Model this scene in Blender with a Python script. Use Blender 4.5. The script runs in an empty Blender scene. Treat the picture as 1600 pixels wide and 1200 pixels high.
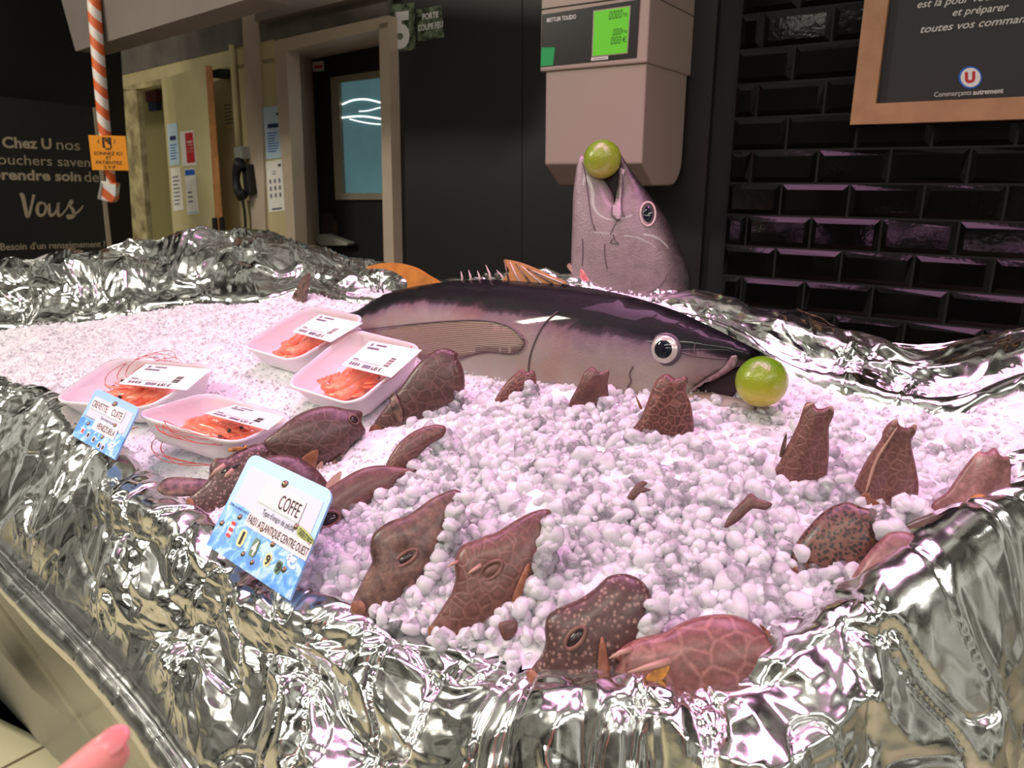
import bpy, bmesh, math, random
import numpy as np
from mathutils import Vector, Matrix
from mathutils.geometry import delaunay_2d_cdt
from mathutils.bvhtree import BVHTree

random.seed(7)
rng = np.random.default_rng(7)
scene = bpy.context.scene
COL = scene.collection

# ------------------------------------------------------------------ camera, world, lights, exposure
F = 1155.0                      # focal length in pixels of the 1600x1200 frame
CAM = Vector((0, 0, 1.45))
PITCH = math.radians(15.7)
cam_data = bpy.data.cameras.new('camera')
cam_data.sensor_width = 36
cam_data.lens = F / 1600 * 36
cam_data.clip_start = 0.02
cam_data.dof.use_dof = True
cam_data.dof.focus_distance = 0.78
cam_data.dof.aperture_fstop = 11
cam = bpy.data.objects.new('camera', cam_data)
cam.location = CAM
cam.rotation_euler = (math.radians(90) - PITCH, 0, 0)
COL.objects.link(cam)
scene.camera = cam

world = bpy.data.worlds.new('store_ambient')
world.use_nodes = True
scene.world = world
bg = world.node_tree.nodes['Background']
_wt = world.node_tree                     # random light and dark blotches, shaped for foil reflections, standing for the unseen shop
_tc = _wt.nodes.new('ShaderNodeTexCoord')
_nz = _wt.nodes.new('ShaderNodeTexNoise'); _nz.inputs['Scale'].default_value = 3.2; _nz.inputs['Detail'].default_value = 3
_rp = _wt.nodes.new('ShaderNodeValToRGB')
_e = _rp.color_ramp.elements
_e.new(0.5); _e.new(0.6)
for _q, (_p, _c) in zip(_e, ((0.36, (0.012, 0.011, 0.009, 1)), (0.47, (0.12, 0.110, 0.088, 1)), (0.55, (0.28, 0.262, 0.212, 1)), (0.70, (0.75, 0.74, 0.64, 1)))):
    _q.position = _p; _q.color = _c
_wt.links.new(_tc.outputs['Generated'], _nz.inputs['Vector'])
_wt.links.new(_nz.outputs['Fac'], _rp.inputs[0])
_wt.links.new(_rp.outputs[0], bg.inputs[0])
bg.inputs[1].default_value = 0.75


def area(name, loc, target, sx, sy, color, watts, spread=180):
    l = bpy.data.lights.new(name, 'AREA')
    l.shape = 'RECTANGLE'; l.size = sx; l.size_y = sy
    l.color = color; l.energy = watts; l.spread = math.radians(spread)
    o = bpy.data.objects.new(name, l); COL.objects.link(o)
    o.location = loc
    d = Vector(target) - Vector(loc)
    o.rotation_euler = d.to_track_quat('-Z', 'Y').to_euler()
    return o


# pink food lamps over the ice, ordinary shop tubes, extra ones added for foil reflections
PINK = (1.0, 0.45, 0.80)
area('pink_food_lamp', (-0.30, 1.10, 2.45), (-0.25, 0.98, 1.1), 1.1, 0.42, PINK, 6.2, 120)
area('pink_food_lamp', (0.45, 0.62, 2.45), (0.40, 0.60, 1.1), 0.8, 0.42, PINK, 5.0, 120)
area('shop_tube_light', (-1.3, -0.7, 3.0), (-1.3, -0.6, 0), 2.4, 0.14, (1, 0.98, 0.84), 20)
area('shop_tube_light', (-3.0, 0.9, 3.0), (-3.0, 1.0, 0), 1.6, 0.14, (1, 0.95, 0.80), 70)
area('shop_tube_light', (1.6, -1.4, 3.0), (1.5, -1.2, 0), 2.4, 0.14, (1, 0.98, 0.90), 20)
area('shop_tube_light', (0.3, -2.4, 3.0), (0.3, -2.2, 0), 2.4, 0.14, (1, 0.98, 0.90), 16)
area('shop_tube_light', (-2.6, -2.2, 3.0), (-2.6, -2.0, 0), 2.4, 0.14, (1, 0.98, 0.84), 16)

scene.view_settings.view_transform = 'Standard'
scene.view_settings.look = 'None'
scene.view_settings.gamma = 1
scene.view_settings.use_curve_mapping = False
scene.view_settings.exposure = 0.3
scene.cycles.max_bounces = 16
scene.cycles.diffuse_bounces = 8
scene.cycles.transmission_bounces = 10

# ------------------------------------------------------------------ geometry helpers
FW = Vector((0, math.cos(PITCH), -math.sin(PITCH)))
UP = Vector((0, math.sin(PITCH), math.cos(PITCH)))
RT = Vector((1, 0, 0))
Z = Vector((0, 0, 1))


def ray(px, py):
    return FW + RT * ((px - 800) / F) - UP * ((py - 600) / F)


def at(px, py, d):
    return CAM + ray(px, py) * d


def pix(p):
    v = Vector(p) - CAM
    f = v.dot(FW)
    return 800 + F * v.dot(RT) / f, 600 - F * v.dot(UP) / f


class Plane:
    def __init__(self, p0, n):
        self.p0 = Vector(p0); self.n = Vector(n).normalized()

    def hit(self, px, py, D=0.0):
        r = ray(px, py)
        return CAM + r * ((self.p0 + self.n * D - CAM).dot(self.n) / r.dot(self.n))


def srgb(r, g, b):
    def f(c):
        c /= 255
        return c / 12.92 if c <= 0.04045 else ((c + 0.055) / 1.055) ** 2.4
    return (f(r), f(g), f(b), 1)


def link(o, parent=None):
    COL.objects.link(o)
    if parent is not None:
        o.parent = parent
        q = Matrix.Identity(4)
        p = parent
        while p is not None:
            if p.get('_loc') is not None:
                q = Matrix.Translation(Vector(p['_loc']))
            p = p.parent
        if parent.parent is None:
            o.matrix_parent_inverse = q.inverted()
    return o


def mesh_obj(name, verts, faces, m, parent=None, smooth=False, local=False):
    me = bpy.data.meshes.new(name)
    me.from_pydata([tuple(v) for v in verts], [], faces)
    me.validate()
    if m is not None:
        me.materials.append(m)
    if smooth:
        me.polygons.foreach_set('use_smooth', [True] * len(me.polygons))
    o = bpy.data.objects.new(name, me)
    if local:
        COL.objects.link(o)
        o.parent = parent
    else:
        link(o, parent)
    return o


def fix_normals(o):
    bm = bmesh.new(); bm.from_mesh(o.data)
    bmesh.ops.recalc_face_normals(bm, faces=bm.faces)
    bm.to_mesh(o.data); bm.free()
    return o


def thing(name, label, cat, loc=(0, 0, 0), group=None):
    o = bpy.data.objects.new(name, None)
    o.empty_display_size = 0.03
    COL.objects.link(o)
    o.location = loc
    o['_loc'] = tuple(loc)
    return tag(o, label, cat, group)


def tag(o, label, cat, group=None, kind=None):
    o['label'] = label; o['category'] = cat
    if group:
        o['group'] = group
    if kind:
        o['kind'] = kind
    return o


def struct(o):
    o['kind'] = 'structure'
    return o


def slab_mesh(front, depth_vec):
    n = len(front)
    v = [Vector(p) for p in front] + [Vector(p) + depth_vec for p in front]
    f = [tuple(range(n)), tuple(range(2 * n - 1, n - 1, -1))]
    for i in range(n):
        j = (i + 1) % n
        f.append((i, i + n, j + n, j))
    return v, f


def slab(name, pl, pxs, D0, D1, m, parent=None, bevel=0.0):
    """a flat piece: outline on the plane, front at D1, back at D0"""
    front = [pl.hit(x, y, D1) for x, y in pxs]
    v, f = slab_mesh(front, pl.n * (D0 - D1))
    o = fix_normals(mesh_obj(name, v, f, m, parent))
    if bevel:
        b = o.modifiers.new('bevel', 'BEVEL'); b.width = bevel; b.segments = 2
    return o


def tube(path, r, n=8, closed_ends=True):
    path = [Vector(p) for p in path]
    rs = r if hasattr(r, '__len__') else [r] * len(path)
    v, f = [], []
    ref = None
    for i, p in enumerate(path):
        t = (path[min(i + 1, len(path) - 1)] - path[max(i - 1, 0)]).normalized()
        if ref is None:
            ref = t.orthogonal().normalized()
        ref = (ref - t * ref.dot(t)).normalized()
        b = t.cross(ref)
        for k in range(n):
            a = 2 * math.pi * k / n
            v.append(p + (ref * math.cos(a) + b * math.sin(a)) * rs[i])
    for i in range(len(path) - 1):
        for k in range(n):
            f.append((i * n + k, i * n + (k + 1) % n, (i + 1) * n + (k + 1) % n, (i + 1) * n + k))
    if closed_ends:
        f.append(tuple(range(n - 1, -1, -1)))
        f.append(tuple(range((len(path) - 1) * n, len(path) * n)))
    return v, f


def join(parts):
    V, Fc = [], []
    for v, f in parts:
        o = len(V)
        V += list(v)
        Fc += [tuple(i + o for i in q) for q in f]
    return V, Fc


def ball(c, ax, ay, az, nu=20, nv=12):
    c = Vector(c)
    v = [c + az]
    f = []
    for i in range(1, nv):
        th = math.pi * i / nv
        for k in range(nu):
            a = 2 * math.pi * k / nu
            v.append(c + az * math.cos(th) + (ax * math.cos(a) + ay * math.sin(a)) * math.sin(th))
    v.append(c - az)
    for k in range(nu):
        f.append((0, 1 + k, 1 + (k + 1) % nu))
        for i in range(nv - 2):
            a = 1 + i * nu
            f.append((a + k, a + nu + k, a + nu + (k + 1) % nu, a + (k + 1) % nu))
        a = 1 + (nv - 2) * nu
        f.append((a + k, len(v) - 1, a + (k + 1) % nu))
    return v, f


def catmull(pts, n=6, closed=True):
    P = [np.array(p, float) for p in pts]
    out = []
    N = len(P)
    for i in range(N if closed else N - 1):
        p0, p1, p2, p3 = (P[(i - 1) % N], P[i], P[(i + 1) % N], P[(i + 2) % N]) if closed else (
            P[max(i - 1, 0)], P[i], P[i + 1], P[min(i + 2, N - 1)])
        for k in range(n):
            t = k / n
            out.append(0.5 * (2 * p1 + (p2 - p0) * t + (2 * p0 - 5 * p1 + 4 * p2 - p3) * t * t +
                              (3 * p1 - p0 - 3 * p2 + p3) * t ** 3))
    if not closed:
        out.append(P[-1])
    return np.array(out)


def inside(poly, x, y):
    res = np.zeros(np.shape(x), bool)
    n = len(poly)
    for i in range(n):
        x1, y1 = poly[i]; x2, y2 = poly[(i + 1) % n]
        c = ((y1 > y) != (y2 > y))
        with np.errstate(divide='ignore', invalid='ignore'):
            xi = (x2 - x1) * (y - y1) / (y2 - y1 + 1e-15) + x1
        res ^= (c & (x < xi))
    return res


# ------------------------------------------------------------------ material helpers
def mat(name, color, rough=0.5, metal=0.0, **kw):
    m = bpy.data.materials.new(name)
    m.use_nodes = True
    b = m.node_tree.nodes['Principled BSDF']
    b.inputs['Base Color'].default_value = color
    b.inputs['Roughness'].default_value = rough
    b.inputs['Metallic'].default_value = metal
    for k, v in kw.items():
        b.inputs[k.replace('_', ' ')].default_value = v
    return m


class NB:
    """small node builder around one material"""
    def __init__(self, m):
        self.t = m.node_tree; self.n = self.t.nodes; self.l = self.t.links
        self.b = self.n['Principled BSDF']
        self.co = self.n.new('ShaderNodeTexCoord').outputs['Object']

    def node(self, kind, **kw):
        n = self.n.new(kind)
        for k, v in kw.items():
            if k.startswith('i_'):
                n.inputs[k[2:].replace('_', ' ')].default_value = v
            else:
                setattr(n, k, v)
        return n

    def noise(self, scale, detail=3, rough=0.55, src=None, distortion=0.0):
        n = self.node('ShaderNodeTexNoise', i_Scale=scale, i_Detail=detail, i_Roughness=rough, i_Distortion=distortion)
        self.l.new(src or self.co, n.inputs['Vector'])
        return n.outputs['Fac']

    def voro(self, scale, feature='F1', src=None, out='Distance', rand=1.0):
        n = self.node('ShaderNodeTexVoronoi', feature=feature, i_Scale=scale, i_Randomness=rand)
        self.l.new(src or self.co, n.inputs['Vector'])
        return n.outputs[out]

    def ramp(self, src, stops):
        n = self.n.new('ShaderNodeValToRGB')
        e = n.color_ramp.elements
        while len(e) < len(stops):
            e.new(0.5)
        for q, (p, c) in zip(e, stops):
            q.position = p
            q.color = c if hasattr(c, '__len__') else (c, c, c, 1)
        self.l.new(src, n.inputs[0])
        return n.outputs[0]

    def mix(self, fac, a, b, blend='MIX'):
        n = self.node('ShaderNodeMix', data_type='RGBA', blend_type=blend)
        for s, v in ((n.inputs[0], fac), (n.inputs[6], a), (n.inputs[7], b)):
            if isinstance(v, bpy.types.NodeSocket):
                self.l.new(v, s)
            else:
                s.default_value = v
        return n.outputs[2]

    def math(self, op, a, b=0.0):
        n = self.node('ShaderNodeMath', operation=op)
        for s, v in ((n.inputs[0], a), (n.inputs[1], b)):
            if isinstance(v, bpy.types.NodeSocket):
                self.l.new(v, s)
            else:
                s.default_value = v
        return n.outputs[0]

    def attr(self, name):
        n = self.node('ShaderNodeAttribute', attribute_name=name)
        return n.outputs['Fac']

    def color(self, s):
        self.l.new(s, self.b.inputs['Base Color'])

    def rough(self, s):
        self.l.new(s, self.b.inputs['Roughness'])

    def bump(self, h, strength=0.3, dist=0.002):
        n = self.node('ShaderNodeBump', i_Strength=strength, i_Distance=dist)
        self.l.new(h, n.inputs['Height'])
        self.l.new(n.outputs[0], self.b.inputs['Normal'])


def mottled(name, c1, c2, scale, rough=0.5, bump=0.0, bscale=None, **kw):
    m = mat(name, c1, rough, **kw)
    q = NB(m)
    n = q.noise(scale, 4)
    q.color(q.ramp(n, [(0.35, c1), (0.68, c2)]))
    if bump:
        q.bump(q.noise(bscale or scale * 3, 3), bump, 0.002)
    return m


M = {}
M['foil'] = mat('aluminium_foil', (0.80, 0.80, 0.80, 1), 0.13, 1.0)
q = NB(M['foil'])
q.rough(q.ramp(q.noise(22, 4), [(0.35, 0.10), (0.7, 0.24)]))
q.bump(q.noise(160, 3, 0.6), 0.10, 0.001)
M['steel'] = mat('stainless_steel', (0.62, 0.60, 0.56, 1), 0.16, 1.0)
q = NB(M['steel']); q.bump(q.noise(14, 2), 0.06, 0.004)
M['grey_steel'] = mat('counter_steel', (0.4, 0.4, 0.4, 1), 0.4, 1.0)
def ice_mat(name, rough, trans, bump_scale, bump, k=1.0):
    """cloudy ice: bright through and through, wet on top, a few clearer pieces"""
    m = mat(name, (0.97, 0.97, 0.985, 1), rough, 0, IOR=1.31)
    q = NB(m)
    tone = q.ramp(q.noise(75, 3, 0.6), [(0.32, (0.74 * k, 0.74 * k, 0.77 * k, 1)), (0.50, (0.90 * k, 0.90 * k, 0.915 * k, 1)), (0.68, (0.97 * k, 0.97 * k, 0.98 * k, 1))])
    q.color(tone)
    q.bump(q.noise(bump_scale, 3, 0.6), bump, 0.002)
    tl = q.node('ShaderNodeBsdfTranslucent')
    q.l.new(tone, tl.inputs['Color'])
    mx = q.node('ShaderNodeMixShader'); mx.inputs[0].default_value = trans
    out = [n for n in q.n if n.type == 'OUTPUT_MATERIAL'][0]
    q.l.new(q.b.outputs[0], mx.inputs[1]); q.l.new(tl.outputs[0], mx.inputs[2]); q.l.new(mx.outputs[0], out.inputs[0])
    return m


M['ice'] = ice_mat('crushed_ice', 0.3, 0.0, 600, 0.5, 0.88)
M['nugget'] = ice_mat('ice_nugget', 0.12, 0.42, 220, 0.3)
M['clear_nugget'] = mat('clear_ice_nugget', (0.97, 0.97, 0.985, 1), 0.04, 0, IOR=1.31, Transmission_Weight=0.9)
q = NB(M['clear_nugget']); q.bump(q.noise(240, 3), 0.35, 0.002)

M['black_wall'] = mottled('black_painted_panel', srgb(25, 24, 23), srgb(30, 29, 27), 3, 0.45)
M['black_tile'] = mat('black_glazed_tile', srgb(10, 9, 9), 0.09, Specular_IOR_Level=0.22)
q = NB(M['black_tile']); q.bump(q.noise(60, 2), 0.08, 0.003)
M['grout'] = mat('black_grout', srgb(10, 9, 9), 0.8)
M['black'] = mat('matt_black', srgb(9, 9, 9), 0.6)
M['cream'] = mottled('cream_paint', srgb(205, 192, 150), srgb(188, 172, 130), 4, 0.5)
M['cream_door'] = mottled('cream_door_paint', srgb(206, 193, 148), srgb(196, 182, 136), 5, 0.45)
M['cream_dirty'] = mottled('chipped_cream_paint', srgb(200, 186, 140), srgb(120, 105, 75), 14, 0.55)
M['pinkcream'] = mottled('pale_frame_paint', srgb(196, 178, 158), srgb(182, 163, 145), 5, 0.4)
M['olive'] = mat('olive_room_wall', srgb(150, 140, 96), 0.7)
M['concrete'] = mottled('grey_concrete', srgb(112, 104, 98), srgb(84, 78, 74), 6, 0.8)
M['beam'] = mottled('grey_beam_paint', srgb(128, 118, 112), srgb(116, 106, 100), 3, 0.7)
M['wood'] = mottled('light_oak', srgb(182, 136, 98), srgb(166, 120, 84), 18, 0.5)
M['woodedge'] = mottled('raw_wood_edge', srgb(190, 130, 78), srgb(160, 104, 60), 30, 0.6)
M['board'] = mottled('blackboard', srgb(34, 32, 33), srgb(40, 38, 38), 3, 0.55)
M['chalk'] = mat('chalk_white_lettering', srgb(215, 210, 205), 0.7)
M['cream_ink'] = mat('beige_lettering', srgb(200, 185, 160), 0.7)
M['white'] = mat('white_plastic', srgb(235, 232, 232), 0.35)
M['paper'] = mat('white_paper', srgb(235, 228, 222), 0.7)
M['ink'] = mat('black_ink', srgb(20, 20, 22), 0.6)
M['greyink'] = mat('grey_ink', srgb(110, 110, 120), 0.7)
M['red'] = mat('red_print', srgb(196, 32, 44), 0.5)
M['blue'] = mat('blue_print', srgb(30, 90, 190), 0.5)
M['navy'] = mat('navy_print', srgb(30, 45, 90), 0.5)
M['paleblue'] = mat('pale_blue_paper', srgb(190, 212, 228), 0.6)
M['orange'] = mat('orange_card', srgb(255, 158, 24), 0.5)
M['scale_body'] = mat('beige_plastic', srgb(172, 152, 141), 0.42)
M['scale_dark'] = mat('dark_display_panel', srgb(38, 34, 33), 0.3)
M['lcd'] = mat('green_lit_screen', srgb(80, 170, 25), 0.4, Emission_Color=srgb(95, 190, 25), Emission_Strength=0.38)
M['lcd_digit'] = mat('screen_digit', srgb(20, 70, 15), 0.5)
M['green'] = mat('green_sticker', srgb(0, 165, 85), 0.5)
M['lightgrey'] = mat('light_grey_plastic', srgb(150, 148, 140), 0.5)
M['darkred'] = mat('dark_red_plastic', srgb(80, 22, 22), 0.5)
M['rust'] = mottled('rusty_plate', srgb(58, 40, 30), srgb(30, 24, 20), 30, 0.6)
M['greyframe'] = mat('grey_aluminium_frame', srgb(150, 140, 122), 0.4, 0.2)
M['reflection_glow'] = mat('painted_reflection', (1, 1, 1, 1), 0.5, Emission_Color=(1, 1, 0.96, 1), Emission_Strength=1.6)  # self-lit white that paints lamp reflections into the door pane
M['tealglow'] = mottled('teal_glow_panel', srgb(95, 140, 146), srgb(75, 118, 122), 5, 0.7, Emission_Color=srgb(120, 165, 172), Emission_Strength=0.2)  # teal glow put into the colour of a flat panel
M['pane'] = mat('window_pane', (0.95, 0.98, 0.98, 1), 0.03, 0, Transmission_Weight=1.0, IOR=1.05)
M['mottlesign'] = mottled('sign_painted_reflection', srgb(30, 34, 28), srgb(130, 145, 118), 45, 0.25)  # grey-green mottle paints reflections onto the glossy dark stickers
M['stripe'] = mat('orange_white_tape', srgb(240, 120, 60), 0.45)


# ------------------------------------------------------------------ lettering
def raw_text(s, bold=0.0, shear=0.0):
    c = bpy.data.curves.new('lettering', 'FONT')
    c.body = s; c.size = 1; c.offset = bold; c.shear = shear
    c.resolution_u = 3
    o = bpy.data.objects.new('lettering', c); COL.objects.link(o)
    dg = bpy.context.evaluated_depsgraph_get()
    me = bpy.data.meshes.new_from_object(o.evaluated_get(dg))
    v = np.array([p.co[:] for p in me.vertices]) if len(me.vertices) else np.zeros((0, 3))
    f = [tuple(p.vertices) for p in me.polygons]
    bpy.data.objects.remove(o); bpy.data.curves.remove(c); bpy.data.meshes.remove(me)
    return v, f


CAP = raw_text('H')[0][:, 1].max()


def text_px(name, s, pl, D, start, end, up, m, parent, bold=0.0, shear=0.0):
    """a line of lettering lying on a plane: baseline from start to end, cap height `up`"""
    v, f = raw_text(s, bold, shear)
    if not len(v):
        return None
    a = pl.hit(*start, D); b = pl.hit(*end, D)
    yv = pl.hit(start[0] + up[0], start[1] + up[1], D) - a
    x0, x1 = v[:, 0].min(), v[:, 0].max()
    X = b - a
    vs = [a + X * ((p[0] - x0) / (x1 - x0)) + yv * (p[1] / CAP) for p in v]
    return mesh_obj(name, vs, f, m, parent)


def bars_px(name, pl, D, quads, m, parent):
    V, Fc = [], []
    for qd in quads:
        i = len(V)
        V += [pl.hit(x, y, D) for x, y in qd]
        Fc.append((i, i + 1, i + 2, i + 3))
    return mesh_obj(name, V, Fc, m, parent)


def sub_quad(qd, u0, u1, v0, v1):
    (a, b, c, d) = [np.array(p, float) for p in qd]      # TL TR BR BL

    def p(u, v):
        return tuple((a * (1 - u) + b * u) * (1 - v) + (d * (1 - u) + c * u) * v)
    return [p(u0, v0), p(u1, v0), p(u1, v1), p(u0, v1)]


# ------------------------------------------------------------------ the ice surface
CN = np.array([0.629, 0.777])          # across the counter, away from the customer
CL = np.array([-0.777, 0.629])         # along the counter, to the left


def ice_z(x, y):
    qn = CN[0] * x + CN[1] * y
    z = 1.075 + 0.36 * (qn - 0.37)
    z = z + 0.030 * np.exp(-((x - 0.10) ** 2 + (y - 0.70) ** 2) / (2 * 0.15 ** 2))
    return z


def on_ice(px, py, h=0.0):
    r = ray(px, py)
    t = np.linspace(0.25, 3.2, 6000)
    zz = CAM.z + r.z * t
    d = zz - (ice_z(r.x * t, r.y * t) + h)
    k = int(np.argmax(d <= 0))
    if d[k] > 0:
        k = len(t) - 1
    return CAM + r * float(t[k])


# ------------------------------------------------------------------ the setting
def dirvec(deg):
    a = math.radians(deg)
    return Vector((-math.sin(a), math.cos(a), 0))


LW = dirvec(57)
NW = Vector((-LW.y, LW.x, 0))
if NW.dot(CAM - Vector((0.59, 1.95, 0))) < 0:
    NW = -NW
WALL = Plane((0.59, 1.95, 0), NW)


def s_of(p):
    return (Vector(p) - WALL.p0).dot(LW)


def wp(s, D, z):
    return WALL.p0 + LW * s + NW * D + Z * z


cp0 = WALL.hit(606, 300)
LC = dirvec(51)
NC = Vector((-LC.y, LC.x, 0))
if NC.dot(CAM - cp0) < 0:
    NC = -NC
CRM = Plane((cp0.x, cp0.y, 0), NC)


def box_wall(name, s0, s1, D0, D1, z0, z1, m, parent=None):
    v, f = slab_mesh([wp(s0, D1, z0), wp(s1, D1, z0), wp(s1, D1, z1), wp(s0, D1, z1)], NW * (D0 - D1))
    return fix_normals(mesh_obj(name, v, f, m, parent))


# floor: beige tiles
M['floor'] = mat('beige_floor_tile', srgb(205, 192, 150), 0.25)
q = NB(M['floor'])
br = q.node('ShaderNodeTexBrick', offset=0.0, squash=1.0)
br.inputs['Color1'].default_value = srgb(206, 196, 164)
br.inputs['Color2'].default_value = srgb(196, 186, 156)
br.inputs['Mortar'].default_value = srgb(110, 98, 74)
br.inputs['Scale'].default_value = 1.0
br.inputs['Mortar Size'].default_value = 0.006
br.inputs['Brick Width'].default_value = 0.33
br.inputs['Row Height'].default_value = 0.33
mp = q.node('ShaderNodeMapping'); mp.inputs['Rotation'].default_value = (0, 0, math.radians(39))
q.l.new(q.co, mp.inputs['Vector']); q.l.new(mp.outputs[0], br.inputs['Vector'])
q.color(br.outputs['Color'])
struct(mesh_obj('floor', [(-6, -4, 0), (5, -4, 0), (5, 6, 0), (-6, 6, 0)], [(0, 1, 2, 3)], M['floor']))

s600, s815, s1108, s1140, s1780 = (s_of(WALL.hit(p, 280)) for p in (604, 815, 1103, 1140, 1780))
struct(box_wall('wall_back', s1108, s600, -0.08, 0.0, 0, 2.9, M['black_wall']))
struct(box_wall('trim_1', s815 - 0.002, s815 + 0.002, 0, 0.0015, 0, 2.9, M['black']))
struct(box_wall('trim_2', s1140, s1108, -0.10, -0.02, 0, 2.9, M['black']))

# black bevelled metro tiles
row_h, tile_w, gap = 0.0785, 0.157, 0.003
z_ref = WALL.hit(1300, 287).z
s_ref = s_of(WALL.hit(1322, 345))
V, Fc = [], []
lo, hi = s1780, s1140
n0 = -int(z_ref / row_h)
for r in range(n0, int((2.6 - z_ref) / row_h)):
    za, zb = z_ref + r * row_h + gap / 2, z_ref + (r + 1) * row_h - gap / 2
    off = 0 if r % 2 else tile_w / 2
    k0 = int((lo - s_ref) / tile_w) - 1
    for k in range(k0, int((hi - s_ref) / tile_w) + 2):
        a = s_ref + off + k * tile_w + gap / 2
        b = a + tile_w - gap
        a, b = max(a, lo), min(b, hi)
        if b - a < 0.03:
            continue
        t = 0.013
        tl = random.uniform(-0.0006, 0.0006); tz = random.uniform(-0.0006, 0.0006)
        i = len(V)
        V += [wp(a, 0, za), wp(b, 0, za), wp(b, 0, zb), wp(a, 0, zb),
              wp(a + t, 0.007 + tl + tz, za + t), wp(b - t, 0.007 - tl + tz, za + t),
              wp(b - t, 0.007 - tl - tz, zb - t), wp(a + t, 0.007 + tl - tz, zb - t)]
        Fc += [(i + 4, i + 5, i + 6, i + 7), (i, i + 1, i + 5, i + 4), (i + 1, i + 2, i + 6, i + 5),
               (i + 2, i + 3, i + 7, i + 6), (i + 3, i, i + 4, i + 7)]
wt = box_wall('wall_right', lo, hi, -0.08, 0.0005, 0, 2.75, M['grout'])
struct(wt)
tl_ = fix_normals(mesh_obj('tiles', V, Fc, M['black_tile'], wt))

# cream wall with the open doorway
wl = struct(slab('wall_left', CRM, [(150, 126), (190, 118), (212, 470), (186, 470)], -0.06, 0, M['cream']))
slab('wall_panel', CRM, [(190, 118), (429, 60), (432, 96), (193, 142)], -0.06, 0, M['cream'], wl)
slab('wall_panel', CRM, [(262, 124), (429, 90), (456, 470), (288, 470)], -0.06, 0, M['cream'], wl)
slab('upper_wall', CRM, [(60, -120), (430, -190), (429, 60), (60, 148)], -0.06, 0.004, M['concrete'], wl)
slab('upper_wall', CRM, [(428, -190), (640, -220), (606, 27), (428, 64)], -0.06, 0.006, M['concrete'], wl)
slab('ledge', CRM, [(398, -10), (600, -52), (600, -14), (398, 34)], 0, 0.05, M['beam'], wl)
struct(slab('trim_3', CRM, [(371, -120), (397, -125), (419, 470), (399, 470)], 0, 0.012, M['pinkcream']))
struct(slab('trim_4', CRM, [(60, -130), (440, -220), (395, -4), (118, 80)], 0.52, 0.62, M['beam']))

# doorway behind the cream door
dd = struct(slab('door_2', CRM, [(252, 124), (321, 102), (341, 420), (275, 420)], 0.084, 0.09, M['cream_door']))
slab('door_edge', CRM, [(321, 102), (330.5, 103), (353, 420), (341, 420)], 0.088, 0.0905, M['woodedge'], dd)
slab('frame', CRM, [(188, 138), (213, 141), (238, 470), (213, 470)], -0.015, 0.012, M['cream_dirty'], dd)
slab('frame', CRM, [(188, 136), (258, 122), (258, 131), (189, 144)], -0.015, 0.012, M['cream_dirty'], dd)
slab('back_room', CRM, [(160, 90), (320, 60), (330, 480), (180, 480)], -0.50, -0.45, M['olive'], dd)
slab('bolt', CRM, [(331, 341), (336, 340), (338, 361), (332, 362)], 0.09, 0.10, M['ink'], dd)
slab('bolt', CRM, [(342, 340), (347, 339), (349, 360), (343, 361)], 0.09, 0.10, M['ink'], dd)
slab('closer', CRM, [(331, 110), (342, 107), (344, 119), (333, 122)], 0.0, 0.06, M['ink'], dd)
al = thing('wall_alarm', 'dark red alarm box on the olive wall inside the cream doorway', 'alarm', CRM.hit(234, 158, -0.45))
slab('housing', CRM, [(226, 143), (243, 140), (244, 157), (228, 160)], -0.45, -0.40, M['darkred'], al)
slab('call_box', CRM, [(231, 161), (244, 159), (245, 172), (232, 174)], -0.45, -0.42, M['navy'], al)

# dark door with the window, its frame and reveal
d1 = struct(slab('door_1', CRM, [(486, 93), (612, 68), (622, 470), (502, 470)], -0.24, -0.20, M['black']))
for qd in ([(592, 38), (606, 34), (617, 470), (601, 470)],
           [(427, 64), (606, 24), (606, 42), (446, 80)],
           [(427, 64), (447, 78), (466, 470), (455, 470)]):
    slab('frame', CRM, qd, -0.02, 0.035, M['pinkcream'], d1)


def quad(name, pts, m, parent):
    return mesh_obj(name, pts, [(0, 1, 2, 3)], m, parent)


quad('reveal', [CRM.hit(446, 78, 0.0), CRM.hit(487, 92, -0.2), CRM.hit(504, 470, -0.2), CRM.hit(464, 470, 0.0)], M['pinkcream'], d1)
quad('reveal', [CRM.hit(446, 79, 0.0), CRM.hit(606, 41, 0.0), CRM.hit(606, 69, -0.2), CRM.hit(487, 93, -0.2)], M['pinkcream'], d1)
wf = [(516, 121), (612, 107), (620, 312), (524, 312)]
wi = [(529, 129), (612, 119), (620, 302), (536, 302)]
for i in range(4):
    j = (i + 1) % 4
    slab('window_frame', CRM, [wf[i], wf[j], wi[j], wi[i]], -0.2, -0.185, M['greyframe'], d1)
slab('glow_panel_behind_pane', CRM, [(528, 128), (613, 118), (621, 303), (535, 303)], -0.22, -0.1985, M['tealglow'], d1)  # flat self-lit panel added behind the pane, stands in for a lit room
slab('window_1', CRM, wi, -0.194, -0.192, M['pane'], d1)
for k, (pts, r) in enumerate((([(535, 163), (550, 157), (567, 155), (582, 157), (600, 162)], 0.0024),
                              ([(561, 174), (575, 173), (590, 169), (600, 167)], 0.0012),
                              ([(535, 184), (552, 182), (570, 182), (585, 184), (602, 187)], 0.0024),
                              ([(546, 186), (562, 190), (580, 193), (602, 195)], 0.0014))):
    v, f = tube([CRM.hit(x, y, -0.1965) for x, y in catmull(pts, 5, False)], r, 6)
    mesh_obj('painted_reflection', v, f, M['reflection_glow'], d1, True)  # ceiling-light reflections in the pane, built as glowing tubes
slab('handle_plate', CRM, [(500, 336), (514, 332), (526, 352), (526, 366), (503, 366)], -0.2, -0.19, M['rust'], d1)
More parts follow.
